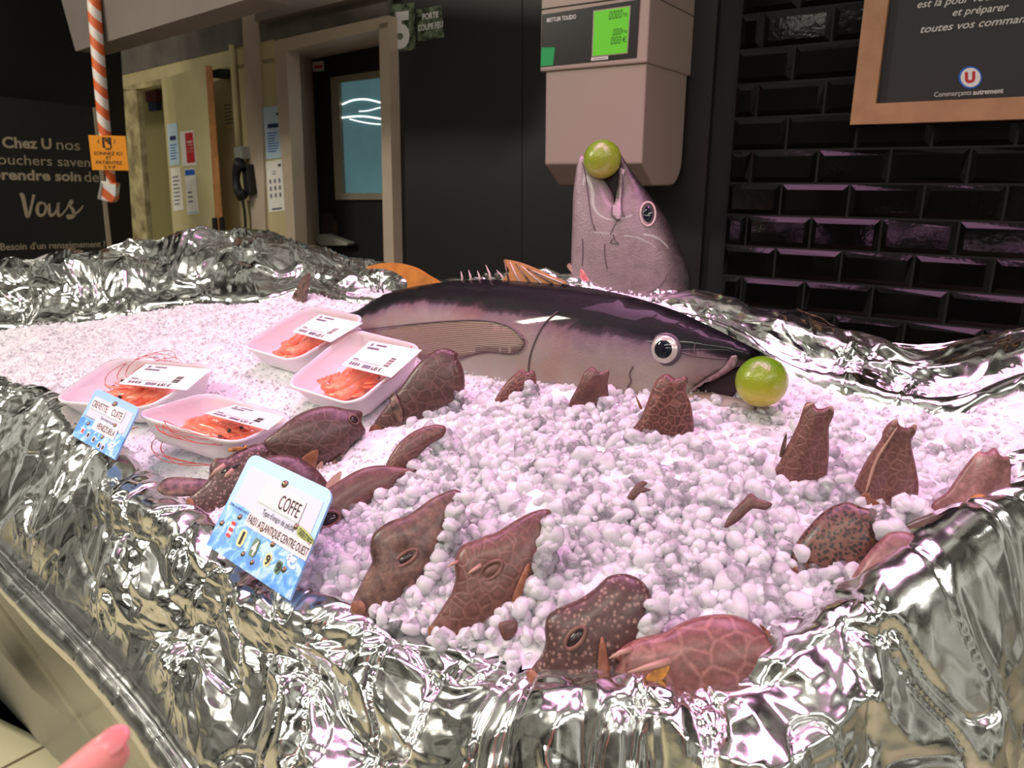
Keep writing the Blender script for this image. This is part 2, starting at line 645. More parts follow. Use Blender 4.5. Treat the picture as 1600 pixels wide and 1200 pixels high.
slab('handle', CRM, [(494, 372), (499, 366), (508, 366), (544, 380), (541, 384), (500, 384), (494, 378)], -0.19, -0.15, M['lightgrey'], d1, 0.004)
st = slab('sticker', CRM, [(488, 97), (505, 95), (506, 110), (489, 112)], -0.2, -0.198, M['paper'], d1)
bars_px('lettering', CRM, -0.1975, [[(491, 103), (504, 101), (504, 106), (491, 107)]], M['red'], st)

# fire-door number stickers on the dark wall
s5 = tag(slab('number_sticker', WALL, [(607, 8), (647, 4), (649, 77), (609, 83)], 0, 0.002, M['mottlesign']),
         'glossy sticker with a big white 5 on the dark wall beside the door', 'sticker')
text_px('numeral', '5', WALL, 0.003, (616, 73), (640, 71), (0, -50), M['white'], s5, bold=0.05)
s6 = tag(slab('fire_door_sticker', WALL, [(651, 15), (689, 8), (694, 58), (653, 65)], 0, 0.002, M['mottlesign']),
         'small glossy sticker reading PORTE COUPE FEU on the dark wall', 'sticker')
text_px('lettering', 'PORTE', WALL, 0.003, (660, 31), (685, 27), (0, -9), M['white'], s6, bold=0.02)
text_px('lettering', 'COUPE FEU', WALL, 0.003, (653, 49), (692, 42), (0, -9), M['white'], s6, bold=0.02)


# posters
def poster(qd, pl, D, label, paper, parts, group):
    o = tag(slab('poster', pl, qd, D, D + 0.002, M[paper]), label, 'poster', group)
    for (u0, u1, v0, v1, m, nm) in parts:
        bars_px(nm, pl, D + 0.003, [sub_quad(qd, u0, u1, v0, v1)], M[m], o)
    return o


def lines(v0, v1, n, m, u0=0.15, u1=0.85):
    out = []
    for k in range(n):
        v = v0 + (v1 - v0) * k / n
        out.append((u0, u0 + (u1 - u0) * random.uniform(0.55, 1), v, v + (v1 - v0) / n * 0.35, m, 'printed_line'))
    return out


G1 = 'posters on the cream door'
poster([(261, 194), (276, 192), (281, 257), (265, 259)], CRM, 0.091, 'upper left poster on the cream door with a navy band', 'paleblue',
       [(0.2, 0.8, 0.3, 0.4, 'navy', 'band')] + lines(0.5, 0.9, 6, 'blue'), G1)
poster([(281, 206), (302, 203), (307, 258), (285, 260)], CRM, 0.091, 'poster with a large red panel on the cream door', 'paper',
       [(0.35, 0.93, 0.06, 0.92, 'red', 'red_panel')] + [(0.45, 0.85, 0.3 + 0.09 * k, 0.34 + 0.09 * k, 'paper', 'printed_line') for k in range(4)], G1)
poster([(266, 263), (281, 261), (287, 328), (271, 330)], CRM, 0.091, 'lower left poster on the cream door with fine grey print', 'paper',
       lines(0.2, 0.92, 8, 'greyink'), G1)
poster([(288, 264), (304, 262), (311, 334), (293, 336)], CRM, 0.091, 'lower right poster on the cream door with a bright blue header', 'paper',
       [(0.04, 0.96, 0.03, 0.15, 'blue', 'header'), (0.05, 0.95, 0.94, 0.98, 'paleblue', 'band')] + lines(0.5, 0.8, 3, 'greyink'), G1)
G2 = 'notices beside the dark door'
poster([(411, 168), (437, 165), (442, 246), (416, 249)], CRM, 0.001, 'upper notice beside the dark door frame with a blue band', 'paleblue',
       [(0.2, 0.85, 0.33, 0.41, 'navy', 'band'), (0.75, 0.92, 0.13, 0.18, 'ink', 'stamp')] + lines(0.5, 0.9, 8, 'blue'), G2)
poster([(415, 253), (440, 249), (446, 329), (420, 332)], CRM, 0.001, 'lower notice beside the dark door frame with rows of small pictograms', 'paper',
       [(0.75, 0.92, 0.08, 0.13, 'ink', 'stamp')] + lines(0.2, 0.3, 2, 'greyink', 0.35, 0.7) +
       [(0.15 + 0.28 * (k % 3), 0.26 + 0.28 * (k % 3), 0.36 + 0.14 * (k // 3), 0.44 + 0.14 * (k // 3), 'greyink', 'pictogram') for k in range(9)] +
       [(0.2, 0.8, 0.93, 0.96, 'navy', 'band')], G2)
poster([(347, 160), (367, 157), (370, 199), (350, 203)], CRM, 0.001, 'faded hand-written sheet on the cream wall above the telephone', 'cream_door',
       lines(0.1, 0.9, 6, 'greyink'), None)

# telephone and junction box on the cream wall
jb = thing('junction_box', 'small grey junction box on the cream wall above the black telephone', 'junction box', CRM.hit(372, 240))
slab('box', CRM, [(364, 230), (376, 228), (378, 248), (366, 249)], 0, 0.05, M['lightgrey'], jb, 0.004)
slab('socket', CRM, [(377, 231), (383, 230), (384, 247), (379, 248)], 0, 0.03, M['ink'], jb)
v, f = tube([CRM.hit(x, y, 0.015) for x, y in ((362, 70), (366, 130), (370, 190), (373, 232))], 0.012, 8)
mesh_obj('conduit', v, f, M['cream'], jb, True)
ph = thing('wall_telephone', 'black wall telephone with coiled cord on the cream wall', 'telephone', CRM.hit(380, 290))
hs = catmull([(376, 254), (370, 266), (369, 282), (372, 297), (379, 306)], 5, False)
v, f = tube([CRM.hit(x, y, 0.06) for x, y in hs], [0.016 + 0.010 * abs(k / (len(hs) - 1) * 2 - 1) ** 2 for k in range(len(hs))], 10)
mesh_obj('handset', v, f, M['ink'], ph, True)
slab('cradle', CRM, [(376, 258), (385, 256), (391, 303), (381, 306)], 0, 0.045, M['ink'], ph, 0.006)
cc = []
for k in range(180):
    t = k / 179
    x, y = 378 + 3 * math.sin(t * 3) + 4 * t, 306 + 70 * t
    a = t * 2 * math.pi * 22
    cc.append(CRM.hit(x + 2.2 * math.cos(a), y, 0.03 + 0.008 * math.sin(a)))
v, f = tube(cc, 0.0028, 5)
mesh_obj('cord', v, f, M['ink'], ph, True)

# ------------------------------------------------------------------ poster panel at the left, dark wall above it
LP = Vector((0.416, 0.909, 0))
pp0 = at(165, 275, 2.75)
NP = Vector((LP.y, -LP.x, 0))
if NP.dot(CAM - pp0) < 0:
    NP = -NP
PST = Plane(pp0, NP)
struct(slab('wall_far', PST, [(-220, -260), (175, -130), (215, 480), (-200, 560)], -0.16, -0.10, M['black']))
_bv, _bf = slab_mesh([Vector((-7, 5.2, 0)), Vector((0.5, 5.2, 0)), Vector((0.5, 5.2, 3.2)), Vector((-7, 5.2, 3.2))], Vector((0, 0.1, 0)))
struct(fix_normals(mesh_obj('wall_rear', _bv, _bf, M['black_wall'])))
pn = tag(slab('wall_sign', PST, [(-260, 118), (146, 168), (174, 440), (-240, 470)], -0.03, 0.0, M['board']),
         'large black panel with cream lettering reading Chez U nos', 'sign')
slab('edge_strip', PST, [(146, 168), (151, 168), (181, 440), (174, 440)], -0.035, 0.004, M['cream_ink'], pn)
for s, a, b, u, bo in (('Chez U', (4, 230.5), (81, 232.5), (-1.5, -16.5), 0.03), ('nos', (89, 233.5), (125, 235), (-1.5, -16.5), 0.0),
                       ('bouchers savent', (-17, 256), (150, 261), (-1.5, -16), 0.0), ('prendre soin', (-12, 280), (127, 283), (-1.5, -16), 0.03),
                       ('de', (132.5, 284), (155, 284.5), (-1.5, -16), 0.0), ("Besoin d'un renseignement ?", (1, 391), (165, 385.5), (-1, -10.5), 0.012)):
    text_px('lettering', s, PST, 0.002, a, b, u, M['cream_ink'], pn, bold=bo)
for k in range(14):
    x_, y_ = -6 + 12 * k, 160 + 0.85 * k + (7 if k % 2 else 0)
    slab('printed_bulb', PST, [(x_, y_), (x_ + 3, y_ - 1), (x_ + 5, y_ + 2), (x_ + 4, y_ + 7), (x_ + 1, y_ + 7)], 0.0, 0.0006, M['scale_dark'], pn)
# brush script word
strokes = [
    ([(31, 303), (35, 306), (38, 318), (42, 336), (45, 336), (49, 322), (53, 304)], [2, 3.6, 3.2, 3, 2.6, 2, 2.4]),
    ([(68, 317), (61, 318), (58, 327), (61, 336), (68, 335), (72, 326), (69, 317), (71, 322), (77, 322)], [1.6, 2.2, 2.8, 2.4, 2, 2.2, 1.6, 1.2, 1.2]),
    ([(77, 318), (77, 328), (79, 336), (84, 335), (89, 326), (91, 317), (90, 328), (92, 337), (97, 335)], [1.6, 2.4, 2.6, 2, 1.4, 2, 2.6, 2, 1.3]),
    ([(97, 335), (104, 326), (110, 314), (113, 316), (109, 321), (114, 328), (115, 337), (108, 341), (105, 337), (114, 336), (124, 329), (130, 321)],
     [1.2, 1.2, 1.6, 1.8, 2, 2.6, 2.6, 2, 1.5, 1.6, 1.5, 1]),
]
parts = []
for pts, ws in strokes:
    c = catmull(pts, 8, False)
    w = np.interp(np.linspace(0, 1, len(c)), np.linspace(0, 1, len(ws)), ws)
    d = np.gradient(c, axis=0)
    d /= np.linalg.norm(d, axis=1)[:, None] + 1e-9
    nrm = np.stack([-d[:, 1], d[:, 0]], 1)
    l, r = c + nrm * w[:, None], c - nrm * w[:, None]
    v = [PST.hit(*p, 0.0025) for p in l] + [PST.hit(*p, 0.0025) for p in r]
    n = len(c)
    parts.append((v, [(i, i + 1, n + i + 1, n + i) for i in range(n - 1)]))
v, f = join(parts)
mesh_obj('script_lettering', v, f, M['cream_ink'], pn)

# bell cord wrapped in striped tape, with its orange card and push box
q = NB(M['stripe'])
sx = q.node('ShaderNodeSeparateXYZ'); q.l.new(q.co, sx.inputs[0])
wv = q.math('ADD', q.math('MULTIPLY', sx.outputs['Z'], 15.0), q.math('MULTIPLY', sx.outputs['X'], 16.0))
st2 = q.math('GREATER_THAN', q.math('FRACT', wv), 0.5)
q.color(q.mix(st2, srgb(226, 104, 52), srgb(238, 225, 220)))
BELL_D = 2.35
BP = Plane(at(170, 240, BELL_D), (0.3, -1, 0))
bell = thing('bell_cord', 'hanging bell cord wrapped in orange and white striped tape', 'bell cord', BP.hit(170, 290))
v, f = tube([BP.hit(x, y) for x, y in ((143, -60), (148, 20), (155, 110), (162, 190), (170, 255), (174, 285))], [0.019, 0.019, 0.019, 0.018, 0.016, 0.014], 14)
mesh_obj('taped_cord', v, f, M['stripe'], bell, True)
bx = slab('push_box', BP, [(157, 283), (182, 286), (180, 312), (175, 317), (152, 311)], -0.03, 0.03, M['stripe'], bell, 0.003)
slab('tape_patch', BP, [(160, 287), (181, 288), (180, 305)], 0.031, 0.0315, M['white'], bx)
slab('tape_patch', BP, [(157, 284), (160, 287), (157, 311), (152, 310)], 0.031, 0.0315, M['lightgrey'], bx)
cd = slab('card', BP, [(138, 211), (196, 212.5), (201, 266.5), (144, 265.5)], 0.022, 0.024, M['orange'], bell)
slab('pictogram', BP, [(159, 214.5), (173, 214.5), (174.5, 231), (160.5, 231)], 0.024, 0.0248, M['ink'], cd)
v, f = tube([BP.hit(166.5 + 3.5 * math.cos(a), 220 + 3.5 * math.sin(a), 0.0255) for a in np.linspace(0.6, 2 * math.pi - 0.3, 16)], 0.0009, 5)
mesh_obj('pictogram', v, f, M['orange'], cd)
slab('pictogram', BP, [(163, 224), (166, 220), (167.5, 224.5), (172, 226), (172, 231), (165, 231)], 0.0248, 0.0258, M['orange'], cd)
slab('pictogram', BP, [(165, 232.2), (173, 232.2), (173, 234), (165, 234)], 0.024, 0.0248, M['ink'], cd)
for cx, sg in ((154, -1), (178.5, 1)):
    for rr in (2.0, 4.0):
        v, f = tube([BP.hit(cx + sg * (rr * math.cos(a) * 0.5 - 1), 221 + rr * math.sin(a), 0.0245) for a in np.linspace(-1.2, 1.2, 8)], 0.0005, 4)
        mesh_obj('pictogram', v, f, M['ink'], cd)
for s, a, b in (('SONNEZ ICI', (146.5, 242), (190.5, 242.5)), ('ET', (165.5, 249.2), (174, 249.3)),
                ('PATIENTEZ', (150, 256), (191, 257)), ('S.V.P', (162, 263.5), (180.5, 264))):
    text_px('lettering', s, BP, 0.0246, a, b, (0.2, -5), M['ink'], cd, bold=0.012)

# ------------------------------------------------------------------ framed blackboard on the tiles
PD = 0.02
fr = thing('framed_sign', 'oak framed blackboard sign on the black tiled wall', 'framed sign', WALL.hit(1480, 190, PD))
b0 = WALL.hit(1328, 195, PD + 0.02); z_bot = b0.z
s_l = s_of(b0)


def fr_rect(s0, s1, z0, z1, D0, D1, m, nm):
    o = box_wall(nm, s0, s1, D0, D1, z0, z1, m, fr)
    return o


FWD = 0.048; s_rt = s_l - 0.62; z_tp = z_bot + 0.78
fr_rect(s_l - FWD, s_l, z_bot, z_tp, 0.008, PD + 0.02, M['wood'], 'frame_side')
fr_rect(s_rt, s_rt + FWD, z_bot, z_tp, 0.008, PD + 0.02, M['wood'], 'frame_side')
fr_rect(s_rt, s_l, z_bot, z_bot + FWD * 0.9, 0.008, PD + 0.021, M['wood'], 'frame_rail')
fr_rect(s_rt, s_l, z_tp - FWD, z_tp, 0.008, PD + 0.021, M['wood'], 'frame_rail')
fb = fr_rect(s_rt + 0.01, s_l - 0.01, z_bot + 0.01, z_tp - 0.01, 0.008, 0.02, M['board'], 'board')
for s, a, b, u, bo, sh in (('est là pour vous', (1433, 12.5), (1556, -1), (1.8, -11.5), 0.008, 0.25),
                           ('et préparer', (1488, 25), (1575.5, 15.8), (1.8, -11.5), 0.008, 0.25),
                           ('toutes vos commandes', (1438, 51.5), (1633, 31.5), (1.8, -11.5), 0.008, 0.25),
                           ('Commerçants', (1459.5, 151.5), (1517.5, 148), (0.6, -7.5), 0.0, 0),
                           ('autrement', (1520, 148), (1567.5, 145), (0.6, -7.5), 0.025, 0)):
    text_px('lettering', s, WALL, 0.0215, a, b, u, M['chalk'], fb, bold=bo, shear=sh)
slab('logo', WALL, [(1516 + 18.5 * math.cos(a), 121 + 17.5 * math.sin(a)) for a in np.linspace(0, 2 * math.pi, 40)[:-1]], 0.02, 0.0212, M['blue'], fb)
lg = slab('logo', WALL, [(1516.5 + 15.5 * math.cos(a), 121 + 15 * math.sin(a)) for a in np.linspace(0, 2 * math.pi, 40)[:-1]], 0.0212, 0.0218, M['white'], fb)
text_px('logo_letter', 'U', WALL, 0.0225, (1507.5, 129), (1524, 127.5), (0, -15), M['red'], fb, bold=0.06)

# ------------------------------------------------------------------ hanging scale on the dark wall
SD = 0.276
sc = thing('weighing_scale', 'beige wall-mounted weighing scale with green lit screen', 'scale', WALL.hit(930, 270, 0.15))


def prism(name, prof, s0, s1, m, parent, bevel=0.0):
    n = len(prof)
    v = [wp(s0, d, z) for d, z in prof] + [wp(s1, d, z) for d, z in prof]
    f = [tuple(range(n)), tuple(range(2 * n - 1, n - 1, -1))] + [(i, (i + 1) % n, n + (i + 1) % n, n + i) for i in range(n)]
    o = fix_normals(mesh_obj(name, v, f, m, parent))
    if bevel:
        b = o.modifiers.new('bevel', 'BEVEL'); b.width = bevel; b.segments = 2; b.limit_method = 'ANGLE'
    return o


z1 = WALL.hit(1003, 255, SD).z
zc = WALL.hit(1003, 97, SD).z
z2 = z1 - 0.052
sL, sR = s_of(WALL.hit(851, 255, SD)), s_of(WALL.hit(1003, 255, SD))
prof = [(SD, zc), (SD, z1), (SD - 0.075, z2), (0.085, z2)]
prof += [(0.085 - 0.07 * math.sin(a), z2 + 0.07 - 0.07 * math.cos(a)) for a in np.linspace(0.2, math.pi / 2, 8)] + [(0.015, zc)]
prism('lower_housing', prof, sR, sL, M['scale_body'], sc, 0.004)
prism('upper_housing', [(SD + 0.008, zc - 0.003), (SD + 0.004, zc + 0.20), (SD - 0.06, zc + 0.27), (0.0, zc + 0.27), (0.0, zc - 0.003)],
      sR - 0.004, sL + 0.012, M['scale_body'], sc, 0.004)
prism('seam', [(SD + 0.0075, zc + 0.135), (SD + 0.0077, zc + 0.137), (-0.0, zc + 0.137), (0, zc + 0.135)], sR - 0.0045, sL + 0.0125, M['scale_dark'], sc)
DP = SD + 0.0075
dp = slab('display_panel', WALL, [(847, 23), (999, -1), (994.5, 90), (844.5, 104.5)], DP - 0.003, DP + 0.002, M['scale_dark'], sc)
DQ = DP + 0.002
slab('screen_bezel', WALL, [(927, 16.5), (985.5, 8.5), (980.5, 83.5), (924.5, 89)], DQ, DQ + 0.0008, M['scale_body'], dp)
slab('screen', WALL, [(928.5, 18), (984, 10.5), (979, 82), (926, 87.5)], DQ, DQ + 0.0014, M['lcd'], dp)
gs = slab('sticker', WALL, [(846, 74.5), (867, 74), (864, 102), (844.7, 103.5)], DQ, DQ + 0.0008, M['green'], dp)
ws = slab('label', WALL, [(923.7, 90), (950, 87.5), (950, 92.5), (923.7, 95)], DQ, DQ + 0.0008, M['paper'], dp)
bars_px('printed_line', WALL, DQ + 0.0012, [[(926, 92), (948, 90), (948, 91), (926, 93)]], M['greyink'], ws)
text_px('lettering', 'METTLER TOLEDO', WALL, DQ + 0.0008, (854.5, 35), (900, 28.7), (0, -6), M['white'], dp, bold=0.02)


def seg_digits(s, p0, p1, h, m, parent):
    """seven-segment digits leaning right"""
    ON = {'0': 'abcdef'}
    V, Fc = [], []
    cell = 1.0 / len(s)
    for k, ch in enumerate(s):
        if ch not in ON:
            continue
        segs = dict(a=((.1, 1), (.9, 1)), b=((.9, 1), (.9, .5)), c=((.9, .5), (.9, 0)), d=((.1, 0), (.9, 0)), e=((.1, 0), (.1, .5)), f=((.1, .5), (.1, 1)))
        for g in ON[ch]:
            (xa, ya), (xb, yb) = segs[g]
            t = 0.11
            if xa == xb:
                qd = [(xa - t, ya), (xa + t, ya), (xb + t, yb), (xb - t, yb)]
            else:
                qd = [(xa, ya - t * .6), (xb, yb - t * .6), (xb, yb + t * .6), (xa, ya + t * .6)]
            i = len(V)
            for x, y in qd:
                u = (k + 0.12 + 0.72 * x) * cell
                px = p0[0] + (p1[0] - p0[0]) * u + 0.14 * h * y
                py = p0[1] + (p1[1] - p0[1]) * u - h * y
                V.append(WALL.hit(px, py, DQ + 0.002))
            Fc.append((i, i + 1, i + 2, i + 3))
    return mesh_obj('digits', V, Fc, m, parent)


seg_digits('0000', (950.5, 30), (972, 26.5), 11, M['lcd_digit'], dp)
text_px('unit', 'kg', WALL, DQ + 0.002, (974, 24.5), (980, 23.5), (0, -6), M['lcd_digit'], dp)
seg_digits('000', (957, 55), (971, 53), 9, M['lcd_digit'], dp)
text_px('unit', '€/kg', WALL, DQ + 0.002, (971.5, 51.5), (980, 50.5), (0, -5), M['lcd_digit'], dp)
seg_digits('000', (953.5, 69), (970, 67), 10, M['lcd_digit'], dp)
text_px('unit', '€', WALL, DQ + 0.002, (972, 66.5), (979, 65.5), (0, -8), M['lcd_digit'], dp)


# ------------------------------------------------------------------ counter: foil rims, body, ice


def tri_noise(u, v, seed):
    """piecewise-planar facets: linear interpolation on a triangulated lattice of random heights"""
    tab = np.random.default_rng(seed).uniform(-1, 1, (257, 257))
    iu = np.floor(u).astype(int); iv = np.floor(v).astype(int)
    fu = u - iu; fv = v - iv
    g = lambda a, b: tab[a % 257, b % 257]
    h00, h10, h01, h11 = g(iu, iv), g(iu + 1, iv), g(iu, iv + 1), g(iu + 1, iv + 1)
    return np.where(fu + fv < 1, h00 + (h10 - h00) * fu + (h01 - h00) * fv,
                    h11 + (h01 - h11) * (1 - fu) + (h10 - h11) * (1 - fv))


def smooth_noise(u, v, seed):
    tab = np.random.default_rng(seed).uniform(-1, 1, (257, 257))
    iu = np.floor(u).astype(int); iv = np.floor(v).astype(int)
    fu = u - iu; fv = v - iv
    fu = fu * fu * (3 - 2 * fu); fv = fv * fv * (3 - 2 * fv)
    g = lambda a, b: tab[a % 257, b % 257]
    return (g(iu, iv) * (1 - fu) + g(iu + 1, iv) * fu) * (1 - fv) + (g(iu, iv + 1) * (1 - fu) + g(iu + 1, iv + 1) * fu) * fv


def crumple(s, t, seed, big=0.013, mid=0.0085, small=0.0032, fine=0.0008, ridge=0.0045):
    """foil that has been scrunched and pulled flat: planar facets at several sizes and pinched ridges"""
    wu = smooth_noise(s / 0.10, t / 0.10, seed + 50) * 0.03
    wv_ = smooth_noise(s / 0.08, t / 0.08, seed + 51) * 0.03
    s2, t2 = s + wu, t + wv_
    mod = 0.55 + 0.9 * np.clip(smooth_noise(s / 0.13, t / 0.10, seed + 60) + 0.4, 0, 1)      # some patches calm, some scrunched
    h = 0
    for k, (amp, size, ang) in enumerate(((big, 0.105, 0.4), (mid, 0.046, 1.3), (small, 0.0195, 2.2), (fine, 0.008, 0.9))):
        c, sn = math.cos(ang), math.sin(ang)
        a = (s2 * c + t2 * sn) / size
        b = (-s2 * sn + t2 * c) / (size * 1.5)
        h = h + amp * tri_noise(a + 31.7 * k, b + 17.3 * k, seed + k) * (mod if k else 1)
    for k, (size, w) in enumerate(((0.075, 0.10), (0.034, 0.14))):
        n = smooth_noise(s2 / size + 7 * k, t2 / (size * 1.8) + 3 * k, seed + 70 + k)
        h = h + ridge * (0.75 ** k) * np.clip(1 - np.abs(n) / w, 0, 1) ** 1.3 * mod
    return h


def sheet(name, prof, ns, nt, m, seed, amp=None, parent=None, kw=None):
    """prof: array stations x profile x 3; resampled to ns x nt and crumpled along its normals"""
    P = np.array(prof, float)

    def resample(A, n):
        d = np.linalg.norm(np.diff(A, axis=0), axis=2).mean(axis=1)
        L = np.concatenate([[0], np.cumsum(d)])
        x = np.linspace(0, L[-1], n)
        out = np.empty((n,) + A.shape[1:])
        # smooth (Catmull-like) interpolation along axis 0
        Pm = [catmull(A[:, j], 8, False) for j in range(A.shape[1])]
        Pm = np.stack(Pm, 1)
        d = np.linalg.norm(np.diff(Pm, axis=0), axis=2).mean(axis=1)
        L2 = np.concatenate([[0], np.cumsum(d)])
        x = np.linspace(0, L2[-1], n)
        for j in range(A.shape[1]):
            for c in range(3):
                out[:, j, c] = np.interp(x, L2, Pm[:, j, c])
        return out, L2[-1]
    G, Ls = resample(P, ns)
    G2, Lt = resample(np.swapaxes(G, 0, 1), nt)
    G = np.swapaxes(G2, 0, 1)
    s = np.linspace(0, Ls, ns)[:, None] * np.ones((1, nt))
    t = np.linspace(0, Lt, nt)[None, :] * np.ones((ns, 1))
    du = np.gradient(G, axis=0); dv = np.gradient(G, axis=1)
    N = np.cross(du, dv)
    N /= np.linalg.norm(N, axis=2)[..., None] + 1e-12
    h = crumple(s, t, seed, **(kw or {}))
    if amp is not None:
        A = amp(s / Ls, t / Lt)
        h = h * A
    G = G + N * h[..., None]
    i = np.arange(ns * nt).reshape(ns, nt)
    fc = np.stack([i[:-1, :-1], i[1:, :-1], i[1:, 1:], i[:-1, 1:]], -1).reshape(-1, 4)
    o = mesh_obj(name, G.reshape(-1, 3), fc.tolist(), m, parent, True)
    return o


# front and right rim: crest as the photograph shows it
crest_px = [(-330, 470, .014), (-120, 560, .014), (0, 596, .014), (55, 606, .016), (115, 664, .014), (180, 722, .012), (250, 790, .012), (335, 858, .012), (450, 938, .012),
            (550, 974, .012), (650, 1012, .012), (760, 1046, .014), (860, 1076, .016), (960, 1092, .020), (1060, 1098, .022), (1150, 1078, .024),
            (1230, 1022, .026), (1275, 984, .028), (1340, 936, .030), (1420, 880, .030), (1500, 818, .030), (1600, 752, .030), (1720, 684, .03), (1900, 600, .03)]
crest = [on_ice(x, y, h) for x, y, h in crest_px]
cen = Vector((-0.15, 0.85, 0))
prof = []
bump_d = []
rim_inner = []
for i, c in enumerate(crest):
    a, b = crest[max(i - 1, 0)], crest[min(i + 1, len(crest) - 1)]
    t = (b - a); t.z = 0; t.normalize()
    o = Vector((t.y, -t.x, 0))
    if o.dot(c - cen) < 0:
        o = -o
    if i < 12:
        o = Vector((-CN[0], -CN[1], 0)) * 0.8 + o * 0.2
        o.normalize()
    zi = lambda d, h: Vector((c.x + o.x * d, c.y + o.y * d, ice_z(c.x + o.x * d, c.y + o.y * d) + h))
    row = [zi(-0.075, -0.022), zi(-0.040, -0.010), zi(-0.018, 0.004 + 0.3 * crest_px[i][2]), Vector(c)]
    zb = 0.925
    ml = Vector((0.653, 0.757, 0))
    dB = (c.dot(ml) - 0.2284) / max(0.2, -o.dot(ml))
    wB = min(1, max(0, (9.5 - i) / 3.0))
    dB = max(0.06, dB * wB + 0.122 * (1 - wB))
    kB = dB / 0.122
    bump_d.append((c, o, dB))
    row += [Vector((c.x + o.x * 0.016, c.y + o.y * 0.016, c.z - 0.010)),
            Vector((c.x + o.x * 0.045 * kB, c.y + o.y * 0.045 * kB, c.z * 0.72 + zb * 0.28)),
            Vector((c.x + o.x * 0.082 * kB, c.y + o.y * 0.082 * kB, c.z * 0.38 + zb * 0.62)),
            Vector((c.x + o.x * 0.105 * kB, c.y + o.y * 0.105 * kB, zb + 0.012)),
            Vector((c.x + o.x * 0.122 * kB, c.y + o.y * 0.122 * kB, zb + 0.010)),
            Vector((c.x + o.x * 0.134 * kB, c.y + o.y * 0.134 * kB, zb - 0.004)),
            Vector((c.x + o.x * 0.130 * kB, c.y + o.y * 0.130 * kB, zb - 0.022)),
            Vector((c.x + o.x * 0.112 * kB, c.y + o.y * 0.112 * kB, zb - 0.034))]
    prof.append([tuple(p) for p in row])
    rim_inner.append((c.x - o.x * 0.02, c.y - o.y * 0.02))


def amp_front(s, t):
    a = np.interp(t, [0, 0.1, 0.3, 0.62, 0.72, 0.78, 1], [0.5, 0.7, 1.0, 0.8, 0.4, 0.18, 0.15])
    k = np.interp(s, [0, 0.35, 0.6, 0.75, 1], [0.36, 0.45, 0.85, 1.5, 1.5])
    return a * k


front = sheet('aluminium_foil', prof, 1500, 260, M['foil'], 11, amp_front)
tag(front, 'crumpled aluminium foil draped over the front rim of the ice counter', 'foil')

# far rim
far_px = [(-420, 560, .10, 470), (-160, 540, .12, 430), (0, 512, .14, 402), (100, 504, .15, 394), (200, 490, .16, 380), (300, 471, .17, 364), (400, 469, .17, 364),
          (470, 452, .16, 386), (530, 466, .13, 396), (590, 470, .12, 412), (680, 462, .10, 424), (780, 460, .10, 430), (880, 466, .09, 436), (980, 482, .09, 452),
          (1080, 500, .10, 472), (1140, 520, .10, 482), (1200, 560, .11, 490), (1260, 588, .11, 497), (1340, 612, .11, 512),
          (1420, 628, .11, 527), (1500, 635, .11, 527), (1600, 600, .09, 534), (1720, 600, .09, 545), (1900, 610, .09, 560)]
prof = []
far_low = []
for (x, y, dd_, yu) in far_px:
    lo_ = on_ice(x, y, 0.0)
    rl = ray(x, y)
    tl0 = (lo_ - CAM).y / rl.y
    tp = tl0 + dd_
    lo2 = lo_ - Vector((rl.x, rl.y, 0)).normalized() * 0.012
    up_ = at(x, yu, tp)
    hz = Vector((rl.x, rl.y, 0)).normalized()
    row = [lo2 + Vector((0, 0, -0.012)), lo_ + Vector((0, 0, 0.006))]
    for k in (0.25, 0.5, 0.75):
        p = lo_.lerp(up_, k)
        row.append(p + Vector((0, 0, 0.012 * math.sin(k * math.pi) - 0.01 * (k == 0.25))))
    row += [up_, up_ + hz * 0.02 + Vector((0, 0, -0.004)), up_ + hz * 0.06 + Vector((0, 0, -0.05)), up_ + hz * 0.08 + Vector((0, 0, -0.22))]
    prof.append([tuple(p) for p in row])
    far_low.append((lo_.x, lo_.y, lo_.z))


FAR_KW = dict(big=0.020, mid=0.012, small=0.0034)


def amp_far(s, t):
    a = np.interp(t, [0, 0.08, 0.2, 0.5, 1], [0.2, 0.5, 1.0, 1.2, 0.8])
    k = np.interp(s, [0, 0.3, 0.55, 0.7, 1], [1.25, 1.35, 0.7, 0.7, 0.85])
    return a * k


rear = sheet('aluminium_foil', prof, 1300, 190, M['foil'], 23, amp_far, None, FAR_KW)
tag(rear, 'crumpled aluminium foil heaped along the far edge of the ice', 'foil')

# counter body below: steel box with a slanting front panel
ctr = thing('display_counter', 'stainless steel fish counter whose front panel reflects the floor tiles', 'counter', (crest[8].x, crest[8].y, 0.0))
qa, qb = crest[0], crest[15]
du = (qb - qa); du.z = 0; du.normalize()
on = Vector((-CN[0], -CN[1], 0))
loop_top = [(c[0], c[1]) for c in rim_inner] + [(p[0] + 0.05 * CN[0], p[1] + 0.05 * CN[1]) for p in far_low[::-1]]
zt = lambda x, y: min(ice_z(x, y) - 0.06, 1.3)
nl = len(loop_top)
body_v = [Vector((x, y, zt(x, y))) for x, y in loop_top] + [Vector((x + 0.06 * CN[0], y + 0.06 * CN[1], 0.06)) for x, y in loop_top]
body_f = [tuple(range(nl)), tuple(range(2 * nl - 1, nl - 1, -1))] + [(i, (i + 1) % nl, nl + (i + 1) % nl, nl + i) for i in range(nl)]
fix_normals(mesh_obj('body', body_v, body_f, M['grey_steel'], ctr))
pv = []
for c, o_, dB in bump_d[:13]:
    top_ = Vector((c.x, c.y, 0)) + o_ * (dB + 0.002)
    bot_ = Vector((c.x, c.y, 0)) - on * 0.13
    pv.append((top_ + Z * 0.90, bot_ + Z * 0.02))
V = [p for pr in pv for p in pr]
fcs = [(2 * i, 2 * i + 2, 2 * i + 3, 2 * i + 1) for i in range(len(pv) - 1)]
